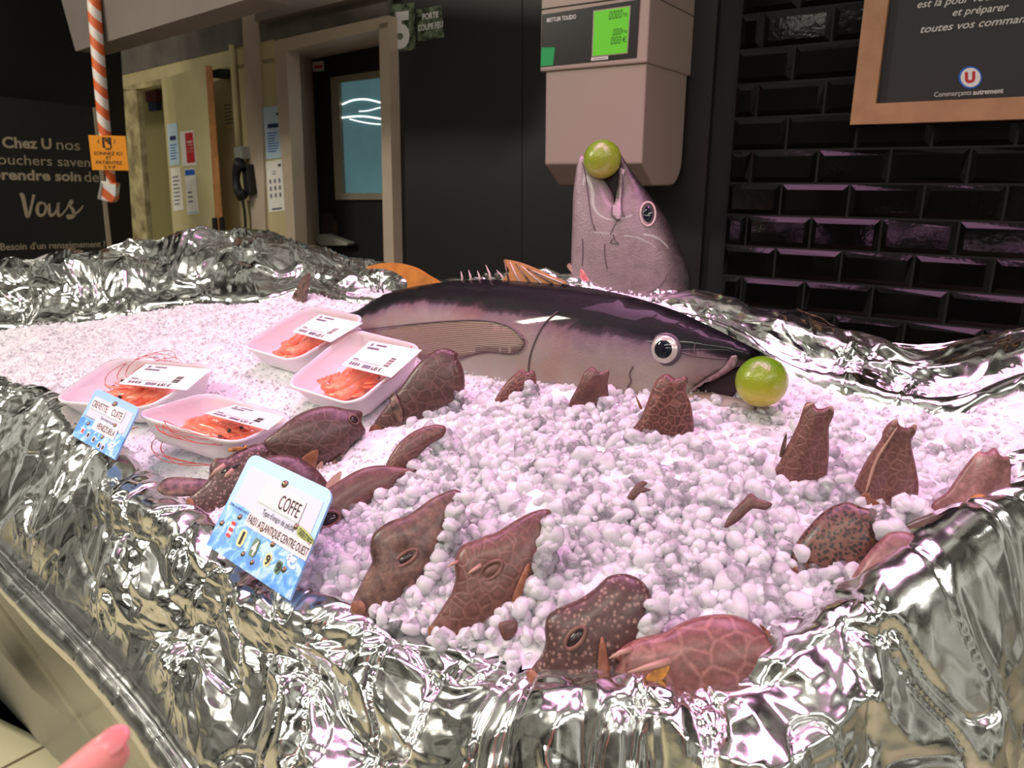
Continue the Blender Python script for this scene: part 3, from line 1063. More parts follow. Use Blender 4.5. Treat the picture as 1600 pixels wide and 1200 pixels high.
mesh_obj('front_panel', V, fcs, M['steel'], ctr, True)
v, f = tube([p[1] + on * 0.012 + Z * 0.0 for p in pv], 0.014, 6)
mesh_obj('kick_strip', v, f, M['ink'], ctr, True)

# ice: a bed with grain relief and loose nuggets on it, one mass
poly = np.array(loop_top)
step = 0.006
gx = np.arange(poly[:, 0].min(), min(poly[:, 0].max(), 1.0), step)
gy = np.arange(poly[:, 1].min(), poly[:, 1].max(), step)
X, Y = np.meshgrid(gx, gy)
ins = inside(poly, X, Y)
Zs = ice_z(X, Y) + 0.0035 * smooth_noise(X / 0.03, Y / 0.03, 3) + 0.0022 * smooth_noise(X / 0.012, Y / 0.012, 4) + 0.003 * np.abs(tri_noise(X / 0.014, Y / 0.012, 5)) - 0.004
idx = -np.ones(X.shape, int)
idx[ins] = np.arange(ins.sum())
bed_v = np.stack([X[ins], Y[ins], Zs[ins]], 1)
a, b, c_, d_ = idx[:-1, :-1], idx[:-1, 1:], idx[1:, 1:], idx[1:, :-1]
ok = (a >= 0) & (b >= 0) & (c_ >= 0) & (d_ >= 0)
bed_f = np.stack([a[ok], b[ok], c_[ok], d_[ok]], 1)

_bm = bmesh.new(); bmesh.ops.create_icosphere(_bm, subdivisions=2, radius=1)
ICO_V = np.array([v.co[:] for v in _bm.verts]); ICO_F = np.array([[v.index for v in f.verts] for f in _bm.faces]); _bm.free()
_bm = bmesh.new(); bmesh.ops.create_icosphere(_bm, subdivisions=1, radius=1)
ICO1_V = np.array([v.co[:] for v in _bm.verts]); ICO1_F = np.array([[v.index for v in f.verts] for f in _bm.faces]); _bm.free()
nug_V, nug_F, nug_M, nug_n = [], [], [], 0


def rand_rot(n):
    qd = rng.normal(size=(n, 4)); qd /= np.linalg.norm(qd, axis=1)[:, None]
    w, x, y, z = qd.T
    return np.stack([np.stack([1 - 2 * (y * y + z * z), 2 * (x * y - z * w), 2 * (x * z + y * w)], -1),
                     np.stack([2 * (x * y + z * w), 1 - 2 * (x * x + z * z), 2 * (y * z - x * w)], -1),
                     np.stack([2 * (x * z - y * w), 2 * (y * z + x * w), 1 - 2 * (x * x + y * y)], -1)], 1)


def add_nuggets(P, R, base=None):
    """P: n x 3 centres, R: n radii"""
    global nug_n
    bv, bf = base or (ICO_V, ICO_F)
    n = len(P)
    if not n:
        return
    lump = 1 + 0.22 * np.sin(3.1 * bv[None, :, 0] * rng.uniform(0.6, 1.3, (n, 1)) + rng.uniform(0, 6, (n, 1))) * np.sin(2.7 * bv[None, :, 1] + rng.uniform(0, 6, (n, 1)))
    v = np.sign(bv[None]) * np.abs(bv[None]) ** 0.85 * lump[..., None] * rng.uniform(0.5, 1.2, (n, 1, 3))
    v = np.einsum('nij,nkj->nki', rand_rot(n), v) * R[:, None, None] + P[:, None, :]
    nug_V.append(v.reshape(-1, 3))
    nug_F.append((bf[None] + (np.arange(n) * len(bv))[:, None, None] + nug_n).reshape(-1, 3))
    nug_n += n * len(bv)
    clr = rng.uniform(size=n) < (0.34 if len(bv) > 20 else 0.0)
    nug_M.append(np.repeat(np.where(clr, 2, 1), len(bf)))


tray_quads = [[(376, 541), (482, 478), (574, 496), (458, 565)], [(443, 600), (550, 514), (664, 542), (552, 634)],
              [(80, 626), (175, 560), (344, 573), (225, 640)], [(207, 647), (324, 613), (462, 652), (366, 694)]]


def scatter(n, rmin, rmax, region, lift=0.0, base=None):
    x = rng.uniform(poly[:, 0].min(), 0.9, n * 3); y = rng.uniform(poly[:, 1].min(), poly[:, 1].max(), n * 3)
    k = inside(poly, x, y)
    x, y = x[k], y[k]
    k = rng.uniform(size=len(x)) < region(x, y)
    x, y = x[k][:n], y[k][:n]
    r = rng.uniform(rmin, rmax, len(x)) ** 1.0
    z = ice_z(x, y) + lift + rng.uniform(-0.75, 0.12, len(x)) * r
    add_nuggets(np.stack([x, y, z], 1), r, base)


def mound(x, y):
    """where the coarse nuggets lie: the near heap, fading to fine snow behind and to the left"""
    qn = CN[0] * x + CN[1] * y
    ll = CL[0] * x + CL[1] * y
    return np.clip((0.80 - qn) / 0.10, 0, 1) * np.clip((0.62 - ll) / 0.10, 0, 1)


def near(x, y):
    qn = CN[0] * x + CN[1] * y
    return mound(x, y) * np.clip((0.70 - qn) / 0.12, 0, 1)


scatter(26000, 0.0034, 0.0062, mound, 0.0)
scatter(13000, 0.0056, 0.0090, near, 0.0)
scatter(4500, 0.0070, 0.0100, near, 0.002)
scatter(30000, 0.0012, 0.0026, lambda x, y: np.where(mound(x, y) > 0.8, 0.05, 1.0), -0.0008, (ICO1_V, ICO1_F))


def bank(px_line, pl, r=(0.0042, 0.0092), n=40, off=0.008, spread=5):
    """loose ice heaped against a body along a line"""
    c = catmull(px_line, 12, False)
    k = rng.integers(0, len(c), int(n * 1.5))
    d = np.gradient(c, axis=0); d /= np.linalg.norm(d, axis=1)[:, None] + 1e-9
    nrm = np.stack([-d[:, 1], d[:, 0]], 1)
    P = []
    for j in k:
        e = abs(rng.normal()) * spread * 1.9 - spread * 0.5
        sd = 1 if nrm[j].dot(c[j] - BODY_MID[0]) > 0 else -1      # outward from the body
        x, y = c[j] + nrm[j] * e * sd + rng.normal(size=2) * spread * 0.4
        p = pl.hit(x, y, off * rng.uniform(0.2, 1.0))
        P.append(tuple(p))
    add_nuggets(np.array(P), rng.uniform(r[0], r[1], len(P)))


BODY_MID = [np.array([0.0, 0.0])]

# ------------------------------------------------------------------ bodies grown from an outline: elliptical in section
def inflate(name, pl, outline_px, k, m, parent, res=70, smooth_n=4, back=1.0, bumps=None, attr=None, spacing=None, shift=0.0, ridge=None):
    """solid body with this side outline standing on its own plane; thickness follows the local width"""
    ctr_ = pl.p0
    n = pl.n
    ux = Z.cross(n)
    ux = ux.normalized() if ux.length > 1e-4 else Vector((1, 0, 0))
    uy = n.cross(ux).normalized()
    opx = catmull(outline_px, smooth_n)
    o3 = [pl.hit(x, y) for x, y in opx]
    o2 = np.array([((p - ctr_).dot(ux), (p - ctr_).dot(uy)) for p in o3])
    mn, mx = o2.min(0), o2.max(0)
    g = (mx - mn).max() / (res * 1.6)
    nx, ny = int((mx[0] - mn[0]) / g) + 5, int((mx[1] - mn[1]) / g) + 5
    gx_ = mn[0] - 2 * g + np.arange(nx) * g
    gy_ = mn[1] - 2 * g + np.arange(ny) * g
    GX, GY = np.meshgrid(gx_, gy_)
    msk = inside(o2, GX, GY)
    phi = np.zeros(GX.shape)
    om = 1.85
    par = (np.add.outer(np.arange(ny), np.arange(nx)) % 2)
    for it in range(260):
        for c in (0, 1):
            nb = np.zeros_like(phi)
            nb[1:-1, 1:-1] = 0.25 * (phi[:-2, 1:-1] + phi[2:, 1:-1] + phi[1:-1, :-2] + phi[1:-1, 2:] + g * g)
            sel = msk & (par == c)
            phi[sel] = (1 - om) * phi[sel] + om * nb[sel]
    H = np.sqrt(np.maximum(2 * phi, 0))
    sp = spacing or (mx - mn).max() / res
    # resample the outline evenly
    seg = np.linalg.norm(np.diff(np.vstack([o2, o2[:1]]), axis=0), axis=1)
    L = np.concatenate([[0], np.cumsum(seg)])
    nb_ = max(24, int(L[-1] / sp))
    xs = np.linspace(0, L[-1], nb_, endpoint=False)
    cl = np.vstack([o2, o2[:1]])
    ob = np.stack([np.interp(xs, L, cl[:, 0]), np.interp(xs, L, cl[:, 1])], 1)
    hx = []
    yy = mn[1]; rr_ = 0
    while yy < mx[1]:
        row = np.arange(mn[0] + (sp / 2 if rr_ % 2 else 0), mx[0], sp)
        hx += [(x, yy) for x in row]
        yy += sp * 0.866; rr_ += 1
    hx = np.array(hx)
    keep = inside(ob, hx[:, 0], hx[:, 1])
    hx = hx[keep]
    dmin = np.full(len(hx), 9.0)
    for q_ in ob:
        dmin = np.minimum(dmin, np.hypot(hx[:, 0] - q_[0], hx[:, 1] - q_[1]))
    hx = hx[dmin > sp * 0.55]
    allp = [Vector(p) for p in ob] + [Vector(p) for p in hx]
    vs, es, fs, *_ = delaunay_2d_cdt(allp, [], [list(range(len(ob)))], 1, 1e-7)
    v2 = np.array([tuple(p) for p in vs])
    # bilinear height
    fx = np.clip((v2[:, 0] - gx_[0]) / g, 0, nx - 2); fy = np.clip((v2[:, 1] - gy_[0]) / g, 0, ny - 2)
    ix, iy = fx.astype(int), fy.astype(int); fx -= ix; fy -= iy
    h = (H[iy, ix] * (1 - fx) + H[iy, ix + 1] * fx) * (1 - fy) + (H[iy + 1, ix] * (1 - fx) + H[iy + 1, ix + 1] * fx) * fy
    cnt = {}
    for t in fs:
        for i in range(len(t)):
            e = tuple(sorted((t[i], t[(i + 1) % len(t)])))
            cnt[e] = cnt.get(e, 0) + 1
    bd = {i for e, c in cnt.items() if c == 1 for i in e}
    isb = np.zeros(len(v2), bool); isb[list(bd)] = True
    h[isb] = 0
    base3 = [ctr_ + ux * p[0] + uy * p[1] + n * shift for p in v2]
    pxs = np.array([pix(p) for p in base3])
    if ridge is not None:           # a keel along a line of pixels
        rl_ = catmull(ridge[0], 8, False)
        dist = np.full(len(v2), 1e9)
        for qx in rl_:
            dist = np.minimum(dist, np.hypot(pxs[:, 0] - qx[0], pxs[:, 1] - qx[1]))
        h = h * (1 - ridge[2]) + h.max() * ridge[2] * np.clip(1 - dist / ridge[1], 0, 1) * np.minimum(1, h / (h.max() * 0.25 + 1e-9))
    hf = k * h
    if bumps:
        for (bx_, by_, br_, bh_) in bumps:
            hf = hf + bh_ * np.exp(-((pxs[:, 0] - bx_) ** 2 + (pxs[:, 1] - by_) ** 2) / (2 * br_ ** 2)) * np.minimum(1, h / (h.max() * 0.2 + 1e-9))
    V_ = [base3[i] + n * float(hf[i]) for i in range(len(v2))]
    mp_ = {}
    for i in range(len(v2)):
        if isb[i]:
            mp_[i] = i
        else:
            mp_[i] = len(V_)
            V_.append(base3[i] - n * float(k * back * h[i]))
    Fs = []
    for t in fs:
        t = list(t)
        Fs.append(tuple(t))
        Fs.append(tuple(mp_[i] for i in reversed(t)))
    o = mesh_obj(name, V_, Fs, m, parent, True)
    fix_normals(o)
    if attr is not None:
        A = np.zeros(len(V_))
        vals = attr(pxs[:, 0], pxs[:, 1])
        for i in range(len(v2)):
            A[i] = vals[i]; A[mp_[i]] = vals[i]
        at_ = o.data.attributes.new('tone', 'FLOAT', 'POINT')
        at_.data.foreach_set('value', A.astype(np.float32))
    return o


def bvh_of(o):
    return BVHTree.FromPolygons([v.co[:] for v in o.data.vertices], [tuple(p.vertices) for p in o.data.polygons])


def cast(bvh, px, py, fallback=None):
    hit = bvh.ray_cast(CAM, ray(px, py).normalized())
    if hit[0] is None:
        return fallback
    return hit[0], (hit[1] if hit[1].dot(ray(px, py)) < 0 else -hit[1])


def on_skin(name, bvh, pl, px_outline, m, parent, lift=0.0015, thick=0.0015, grid=9, out=None):
    """a thin piece lying on a body, following its surface; beyond the body it carries on along the body's plane"""
    op = catmull(px_outline, 5)
    mn, mx = op.min(0), op.max(0)
    sp = (mx - mn).max() / grid
    hx = [(x, y) for x in np.arange(mn[0] + sp / 2, mx[0], sp) for y in np.arange(mn[1] + sp / 2, mx[1], sp)]
    hx = np.array(hx)
    hx = hx[inside(op, hx[:, 0], hx[:, 1])] if len(hx) else hx
    pts = [Vector(p) for p in op] + [Vector(p) for p in hx]
    vs, es, fs, *_ = delaunay_2d_cdt(pts, [], [list(range(len(op)))], 1, 1e-6)
    V_ = []
    tops = []
    for p in vs:
        r = cast(bvh, p[0], p[1])
        if r is None:
            q3, nn = pl.hit(p[0], p[1], 0.004), pl.n
        else:
            q3, nn = r
        tops.append((q3, nn))
    V_ = [q3 + nn * lift for q3, nn in tops] + [q3 + nn * (lift - thick) for q3, nn in tops]
    N_ = len(tops)
    cnt = {}
    Fs = []
    for t in fs:
        t = list(t)
        Fs.append(tuple(t)); Fs.append(tuple(i + N_ for i in reversed(t)))
        for i in range(len(t)):
            a_, b_ = t[i], t[(i + 1) % len(t)]
            cnt[(a_, b_)] = cnt.get((a_, b_), 0) + 1
    for (a_, b_) in cnt:
        if (b_, a_) not in cnt:
            Fs.append((a_, a_ + N_, b_ + N_, b_))
    return fix_normals(mesh_obj(name, V_, Fs, m, parent, True))


def blade(name, pl, px_outline, m, parent, thick=0.003, D=0.0):
    """a thin fin standing free on a plane, thicker in the middle"""
    op = catmull(px_outline, 4)
    f = [pl.hit(x, y, D + thick / 2) for x, y in op]
    v_, f_ = slab_mesh(f, pl.n * -thick)
    o = fix_normals(mesh_obj(name, v_, f_, m, parent))
    return o


def standing_plane(px, py, lean=0, yaw=0, h=0.0, back=0.0):
    """plane through the ice point seen at px,py: its up vector leans away by `lean`, turned by `yaw`"""
    b = on_ice(px, py, h)
    hz = ray(px, py); hz.z = 0; hz.normalize()
    hz.rotate(Matrix.Rotation(math.radians(yaw), 3, 'Z'))
    b = b + hz * back
    t = math.radians(lean)
    n = -hz * math.cos(t) + Z * math.sin(t)
    return Plane(b, n)


# ------------------------------------------------------------------ fish skins
def fish_skin(name, kind, dark, light, scale, rough=0.42):
    m = mat(name, dark, rough, Coat_Weight=0.25, Coat_Roughness=0.22)
    q = NB(m)
    big = q.noise(22, 3)
    tone = q.ramp(big, [(0.3, 0.72), (0.7, 1.0)])
    warp = q.node('ShaderNodeMix', data_type='RGBA', blend_type='ADD')
    nz = q.node('ShaderNodeTexNoise', i_Scale=60.0, i_Detail=2.0)
    q.l.new(q.co, nz.inputs['Vector'])
    warp.inputs[0].default_value = 0.006
    q.l.new(q.co, warp.inputs[6]); q.l.new(nz.outputs['Color'], warp.inputs[7])
    src = warp.outputs[2]
    if kind == 'cells':             # pale mesh round dark plates
        e = q.voro(scale, 'DISTANCE_TO_EDGE', src)
        c = q.ramp(e, [(0.03, light), (0.10, dark), (0.2, dark), (0.42, tuple(0.6 * a + 0.4 * b for a, b in zip(dark, light)))])
        hgt = q.ramp(e, [(0.0, 0.0), (0.12, 1.0)])
    elif kind == 'rings':           # dark rings inside a paler mesh
        e = q.voro(scale, 'DISTANCE_TO_EDGE', src)
        c = q.ramp(e, [(0.05, light), (0.13, dark), (0.22, dark), (0.30, tuple(0.45 * a + 0.55 * b for a, b in zip(dark, light)))])
        hgt = q.ramp(e, [(0.0, 0.0), (0.15, 1.0)])
    elif kind == 'dark_dots':
        e = q.voro(scale, 'F1', src)
        c = q.ramp(e, [(0.36, dark), (0.56, light)])
        hgt = e
    elif kind == 'pale_dots':
        e = q.voro(scale, 'F1', src)
        c = q.ramp(e, [(0.22, light), (0.42, dark)])
        hgt = e
    else:                           # blotches
        e = q.noise(scale, 5, 0.65)
        c = q.ramp(e, [(0.36, dark), (0.52, tuple(0.5 * a + 0.5 * b for a, b in zip(dark, light))), (0.68, light)])
        hgt = q.noise(300, 2)
    c = q.mix(1.0, c, tone, 'MULTIPLY')
    fine = q.ramp(q.noise(230, 5, 0.7), [(0.35, 0.62), (0.65, 1.2)])
    c = q.mix(0.75, c, fine, 'MULTIPLY')
    c = q.mix(1.0, c, (1.22, 1.13, 1.12, 1), 'MULTIPLY')
    q.color(c)
    q.bump(q.mix(0.3, hgt, q.noise(500, 2)), 0.3, 0.0012)
    return m


BR_D, BR_L = srgb(104, 62, 58), srgb(168, 118, 108)
SK = {
    'cells': fish_skin('reticulated_fish_skin', 'cells', srgb(124, 80, 75), srgb(152, 108, 100), 56),
    'cells_dark': fish_skin('dark_reticulated_fish_skin', 'cells', srgb(80, 54, 51), srgb(100, 72, 67), 74),
    'rings': fish_skin('ringed_fish_skin', 'rings', srgb(88, 52, 48), srgb(126, 82, 74), 115),
    'rings_soft': fish_skin('softly_ringed_fish_skin', 'rings', srgb(100, 66, 60), srgb(118, 82, 74), 95),
    'upright': fish_skin('brown_netted_fish_skin', 'rings', srgb(104, 68, 62), srgb(122, 86, 78), 125),
    'blotch': fish_skin('blotched_fish_skin', 'blotch', srgb(70, 48, 46), srgb(138, 108, 94), 60),
    'blotch_pink': fish_skin('pink_blotched_fish_skin', 'blotch', srgb(98, 60, 58), srgb(162, 122, 118), 45),
    'pale_dots': fish_skin('pale_dotted_fish_skin', 'pale_dots', srgb(80, 54, 51), srgb(142, 116, 106), 235),
    'dark_dots': fish_skin('dark_dotted_fish_skin', 'dark_dots', srgb(40, 26, 24), srgb(108, 72, 61), 310),
    'plain': fish_skin('plain_brown_fish_skin', 'blotch', srgb(90, 58, 54), srgb(120, 84, 78), 70),
}
M['fin'] = mottled('amber_fin', srgb(158, 102, 72), srgb(118, 76, 58), 60, 0.4)
M['fin_dark'] = mat('dark_fin', srgb(84, 62, 56), 0.4)
q = NB(M['fin_dark'])
q.color(q.ramp(q.noise(120, 2, src=None), [(0.35, srgb(60, 44, 40)), (0.65, srgb(128, 100, 86))]))
M['snout'] = mottled('orange_brown_snout', srgb(150, 98, 72), srgb(104, 68, 56), 120, 0.4)
M['stub'] = mottled('orange_fin_base', srgb(214, 150, 60), srgb(150, 100, 60), 150, 0.3)
M['horn'] = mat('pale_horn', srgb(184, 146, 130), 0.4)
M['fish_eye'] = mat('clouded_fish_eye', srgb(52, 42, 44), 0.12)
M['lid'] = mottled('tan_eye_socket', srgb(128, 90, 78), srgb(96, 66, 60), 130, 0.4)


def Zc(pts, x0, y0, sc_):
    return [(x0 + x / sc_, y0 + y / sc_) for x, y in pts]


FISH_GROUP = 'brown boxfish stuck in the ice'


def boxfish(label, outline, base, skin, k=0.6, lean=12, yaw=0, h=0.0, back=0.015, ridge=None, bumps=None, res=56, sm=4, shift=0.0):
    BODY_MID[0] = np.array(outline, float).mean(0)
    pl = standing_plane(base[0], base[1], lean, yaw, h, back)
    root = thing('boxfish', label, 'fish', on_ice(base[0], base[1]), FISH_GROUP)
    body = inflate('body', pl, outline, k, SK[skin], root, res=res, smooth_n=sm, ridge=ridge, bumps=bumps, shift=shift)
    return root, body, bvh_of(body), pl


def fish_eye(root, bvh, pl, px, py, rpx, ang, squash=0.5, color=None):
    r = cast(bvh, px, py)
    c, nn = r if r else (pl.hit(px, py, 0.01), pl.n)
    d = (c - CAM).length
    R = rpx * d / F
    e1 = (RT * math.cos(math.radians(ang)) - UP * math.sin(math.radians(ang)))
    e1 = (e1 - nn * e1.dot(nn)).normalized(); e2 = nn.cross(e1)
    v_, f_ = [], []
    n_ = 26                        # raised socket rim
    ring = [c + e1 * math.cos(a) * R * 1.15 + e2 * math.sin(a) * R * 1.15 * squash + nn * 0.0004 for a in np.linspace(0, 2 * math.pi, n_, endpoint=False)]
    v_, f_ = tube(ring + ring[:2], R * 0.2, 7, False)
    mesh_obj('eye_socket', v_, f_, M['lid'], root, True)
    v_, f_ = ball(c - nn * R * 0.10, e1 * R, e2 * R * squash, nn * R * 0.34)
    return mesh_obj('eye', v_, f_, M['fish_eye'] if color is None else color, root, True)


def horn(root, bvh, pl, p0, p1, rpx=5, name='horn', m='horn', lift=0.006):
    a = cast(bvh, *p0)
    a3, nn = a if a else (pl.hit(p0[0], p0[1], 0.005), pl.n)
    d = (a3 - CAM).length
    b3 = CAM + ray(*p1) * ((a3 - CAM).dot(FW)) + pl.n * lift
    R = rpx * d / F
    mid = a3.lerp(b3, 0.5) + nn * R * 0.3
    v_, f_ = tube([a3 - nn * R * 0.4, mid, b3], [R, R * 0.75, R * 0.18], 8)
    return mesh_obj(name, v_, f_, M[m], root, True)


def lump(root, bvh, pl, px, py, rx, ry, ang, m, name, hgt=0.28):
    r = cast(bvh, px, py)
    c, nn = r if r else (pl.hit(px, py, 0.008), pl.n)
    d = (c - CAM).length
    e1 = (RT * math.cos(math.radians(ang)) - UP * math.sin(math.radians(ang)))
    e1 = (e1 - nn * e1.dot(nn)).normalized(); e2 = nn.cross(e1)
    v_, f_ = ball(c, e1 * rx * d / F, e2 * ry * d / F, nn * min(rx, ry) * hgt * d / F)
    return mesh_obj(name, v_, f_, M[m], root, True)


# --- front row, heads down
o1 = Zc([(830, 68), (700, 120), (600, 190), (520, 245), (400, 285), (330, 330), (280, 375), (258, 450), (262, 520), (272, 565), (235, 640), (180, 750), (130, 850), (100, 940), (130, 990), (240, 1010), (330, 1000), (425, 935),
         (490, 880), (545, 800), (640, 730), (700, 660), (740, 580), (770, 490), (800, 400), (830, 300), (860, 200), (895, 110), (872, 72)], 520, 750, 4.444)
r, b, bv, pl = boxfish('dark blotchy boxfish head beside the larger blue price card, nearest of the row to it', o1, (600, 950), 'blotch', 0.55, 30, -8, back=0.012, bumps=[(632, 868, 12, -0.004)])
fish_eye(r, bv, pl, 635, 872, 17, -38, 0.42)
lump(r, bv, pl, 560, 950, 13, 11, 30, 'snout', 'mouth')
bank(Zc([(880, 120), (840, 260), (790, 380), (730, 560), (650, 720), (540, 800), (470, 900), (330, 1000)], 520, 750, 4.444), pl, n=70, off=0.012, spread=4)

o2 = Zc([(1440, 205), (1330, 245), (1220, 310), (1130, 365), (1060, 385), (1000, 415), (920, 440), (880, 480), (850, 540), (845, 620), (850, 690), (820, 790), (770, 870), (720, 950), (675, 1020), (665, 1075), (720, 1120), (850, 1130), (970, 1110),
         (1100, 1060), (1200, 990), (1300, 880), (1390, 740), (1450, 610), (1485, 480), (1500, 380), (1512, 270), (1512, 210)], 520, 750, 4.444)
r, b, bv, pl = boxfish('reddish ringed boxfish head with small pale eye horns, second in the front row', o2, (740, 985), 'rings_soft', 0.55, 30, -6, back=0.012, bumps=[(765, 893, 12, -0.003)])
fish_eye(r, bv, pl, 767, 892, 18, -38, 0.5, M['lid'])
horn(r, bv, pl, (751, 884), (731, 897), 4)
horn(r, bv, pl, (714, 878), (700, 886), 3.5)
lump(r, bv, pl, 676, 986, 9, 8, 30, 'snout', 'mouth')
on_skin('pectoral_fin', bv, pl, Zc([(1340, 590), (1360, 610), (1320, 720), (1290, 840), (1240, 830), (1270, 740)], 520, 750, 4.444), M['fin'], r, 0.003)
bank(Zc([(1505, 260), (1480, 400), (1455, 520), (1430, 620), (1390, 740), (1290, 850), (1200, 900), (1130, 980), (1050, 1060), (900, 1090), (720, 1110)], 520, 750, 4.444), pl, n=80, off=0.012, spread=4)

o3 = Zc([(600, 98), (540, 115), (470, 180), (390, 235), (300, 275), (230, 310), (195, 350), (185, 420), (190, 480), (170, 550), (120, 620), (75, 690), (95, 740), (180, 790), (300, 860), (420, 840), (560, 760),
         (680, 620), (750, 500), (790, 380), (800, 285), (785, 200), (740, 140), (690, 108), (640, 96)], 800, 870, 3.636)
r, b, bv, pl = boxfish('pale-spotted dark boxfish head with open dark eye, muzzle against the front foil', o3, (900, 1075), 'pale_dots', 0.55, 28, -4, back=0.014, h=0.004)
fish_eye(r, bv, pl, 899, 997, 17, -48, 0.5)
lump(r, bv, pl, 831, 1057, 12, 9, 35, 'snout', 'mouth')
on_skin('pectoral_fin', bv, pl, Zc([(505, 460), (525, 480), (552, 640), (550, 700), (492, 700), (490, 560)], 800, 870, 3.636), M['fin'], r, 0.003)
bank(Zc([(795, 250), (800, 330), (770, 410), (745, 440)], 800, 870, 3.636), pl, n=18, off=0.010, spread=3)

o4 = Zc([(560, 572), (610, 528), (660, 490), (740, 455), (860, 430), (960, 375), (1060, 340), (1180, 325), (1280, 335), (1360, 370), (1420, 410), (1480, 470), (1530, 530), (1500, 640), (1430, 720), (1300, 780), (1180, 850), (1060, 880),
         (920, 860), (800, 820), (680, 780), (600, 720), (585, 650), (612, 590)], 800, 870, 3.636)
r, b, bv, pl = boxfish('pinkish boxfish lying on its side against the front foil, with net pattern and pale horns', o4, (1080, 1080), 'cells', 0.6, 34, 6, back=0.010, h=0.010)
horn(r, bv, pl, (1046, 1033), (981, 1050), 6)
horn(r, bv, pl, (985, 1014), (952, 1028), 5)
on_skin('gill_patch', bv, pl, Zc([(780, 660), (880, 618), (892, 640), (850, 700), (770, 700)], 800, 870, 3.636), M['stub'], r, 0.0012)
on_skin('dorsal_fin', bv, pl, Zc([(1400, 395), (1425, 395), (1500, 470), (1560, 545), (1545, 552), (1440, 450)], 800, 870, 3.636), M['fin'], r, 0.003)
bank(Zc([(1490, 460), (1550, 540), (1580, 600)], 800, 870, 3.636), pl, n=12, off=0.004, spread=5)

# --- left, around the larger price card
ZL = lambda pts: Zc(pts, 240, 600, 3.81)
o5 = ZL([(1572, 515), (1480, 498), (1400, 485), (1300, 488), (1200, 520), (1100, 580), (1000, 650), (920, 740), (860, 840), (850, 960), (930, 1000), (1060, 960), (1120, 900), (1170, 830), (1210, 760), (1300, 700), (1360, 650), (1440, 640), (1440, 590), (1480, 548)])
r, b, bv, pl = boxfish('plain brown boxfish behind the right edge of the larger price card', o5, (525, 815), 'plain', 0.5, 34, -10, back=0.012)
fish_eye(r, bv, pl, 512, 812, 16, -20, 0.6)
bank(ZL([(1430, 640), (1320, 700), (1220, 750), (1180, 800), (1120, 880), (1050, 950), (950, 990)]), pl, n=40, off=0.010, spread=4)

o6 = ZL([(655, 345), (740, 270), (830, 200), (930, 150), (1050, 130), (1150, 150), (1240, 165), (1238, 225), (1262, 290), (1200, 350), (1150, 420), (1080, 490), (1000, 520), (880, 500), (780, 450), (690, 400)])
r, b, bv, pl = boxfish('dark net-patterned boxfish lying against the lowest shrimp tray, eye at its right end', o6, (505, 725), 'cells_dark', 0.6, 22, 0, back=0.012)
fish_eye(r, bv, pl, 553, 656, 7, 20, 0.8)
on_skin('pectoral_fin', bv, pl, ZL([(885, 440), (930, 405), (978, 390), (975, 440), (960, 488), (915, 455)]), M['fin'], r, 0.004)
on_skin('fin_tip', bv, pl, ZL([(965, 490), (1005, 455), (1000, 520)]), M['horn'], r, 0.004)
blade('tail_fin', pl, ZL([(1015, 500), (1090, 440), (1130, 420), (1100, 470), (1040, 540), (1000, 530)]), M['fin_dark'], r, D=0.012)

o7 = ZL([(720, 350), (600, 358), (500, 398), (430, 438), (370, 443), (335, 490), (325, 570), (260, 630), (200, 690), (212, 740), (270, 790), (290, 850), (320, 930), (420, 900), (560, 760), (700, 620), (830, 470), (850, 420), (790, 370)])
r, b, bv, pl = boxfish('bubble-patterned boxfish with orange snout, left of the larger price card', o7, (320, 800), 'pale_dots', 0.55, 24, 0, back=0.012)
horn(r, bv, pl, (352, 726), (326, 747), 5, 'horn', 'horn', 0.004)
horn(r, bv, pl, (364, 733), (346, 752), 4.5, 'horn', 'horn', 0.004)
on_skin('eye', bv, pl, ZL([(400, 530), (440, 495), (520, 475), (470, 510)]), M['fish_eye'], r, 0.0012)
lump(r, bv, pl, 297, 786, 8, 6, 40, 'snout', 'mouth')
on_skin('pectoral_fin', bv, pl, ZL([(440, 400), (470, 378), (560, 380), (500, 405)]), M['stub'], r, 0.003)

o8 = ZL([(560, 560), (660, 440), (740, 423), (830, 428), (920, 468), (990, 528), (1045, 600), (1070, 640), (1030, 720), (900, 820), (700, 800), (560, 680)])
r, b, bv, pl = boxfish('brown boxfish lying behind the top edge of the larger price card', o8, (470, 810), 'cells_dark', 0.55, 30, 0, back=0.006, h=0.006)
blade('tail_fin', pl, ZL([(1025, 600), (1080, 540), (1118, 520), (1110, 570), (1075, 625), (1050, 645)]), M['horn'], r, D=0.010)

o9 = Zc([(400, 392), (350, 375), (300, 395), (250, 440), (200, 510), (150, 575), (110, 630), (85, 685), (120, 710), (210, 680), (300, 640), (380, 600), (420, 545), (425, 480), (412, 430), (397, 412)], 540, 380, 2.286)
r, b, bv, pl = boxfish('dark boxfish leaning against the right-hand shrimp tray, small fin on its side', o9, (620, 665), 'cells_dark', 0.5, 14, -12, back=0.012)
on_skin('side_fin', bv, pl, Zc([(165, 545), (180, 535), (205, 600), (200, 640), (172, 600)], 540, 380, 2.286), M['fin_dark'], r, 0.004)
blade('tail_fin', pl, Zc([(92, 678), (108, 690), (70, 730), (20, 790), (-8, 830), (-20, 800), (30, 735)], 540, 380, 2.286), M['fin_dark'], r, D=0.006)
blade('tail_base', pl, Zc([(95, 650), (130, 660), (125, 690), (90, 705), (78, 690)], 540, 380, 2.286), M['snout'], r, 0.008, 0.004)
on_skin('gill_slit', bv, pl, Zc([(392, 420), (400, 430), (398, 470), (385, 440)], 540, 380, 2.286), M['fin_dark'], r, 0.0012)
bank(Zc([(415, 540), (360, 590), (290, 615), (200, 655), (120, 690)], 540, 380, 2.286), pl, n=34, off=0.010, spread=3)

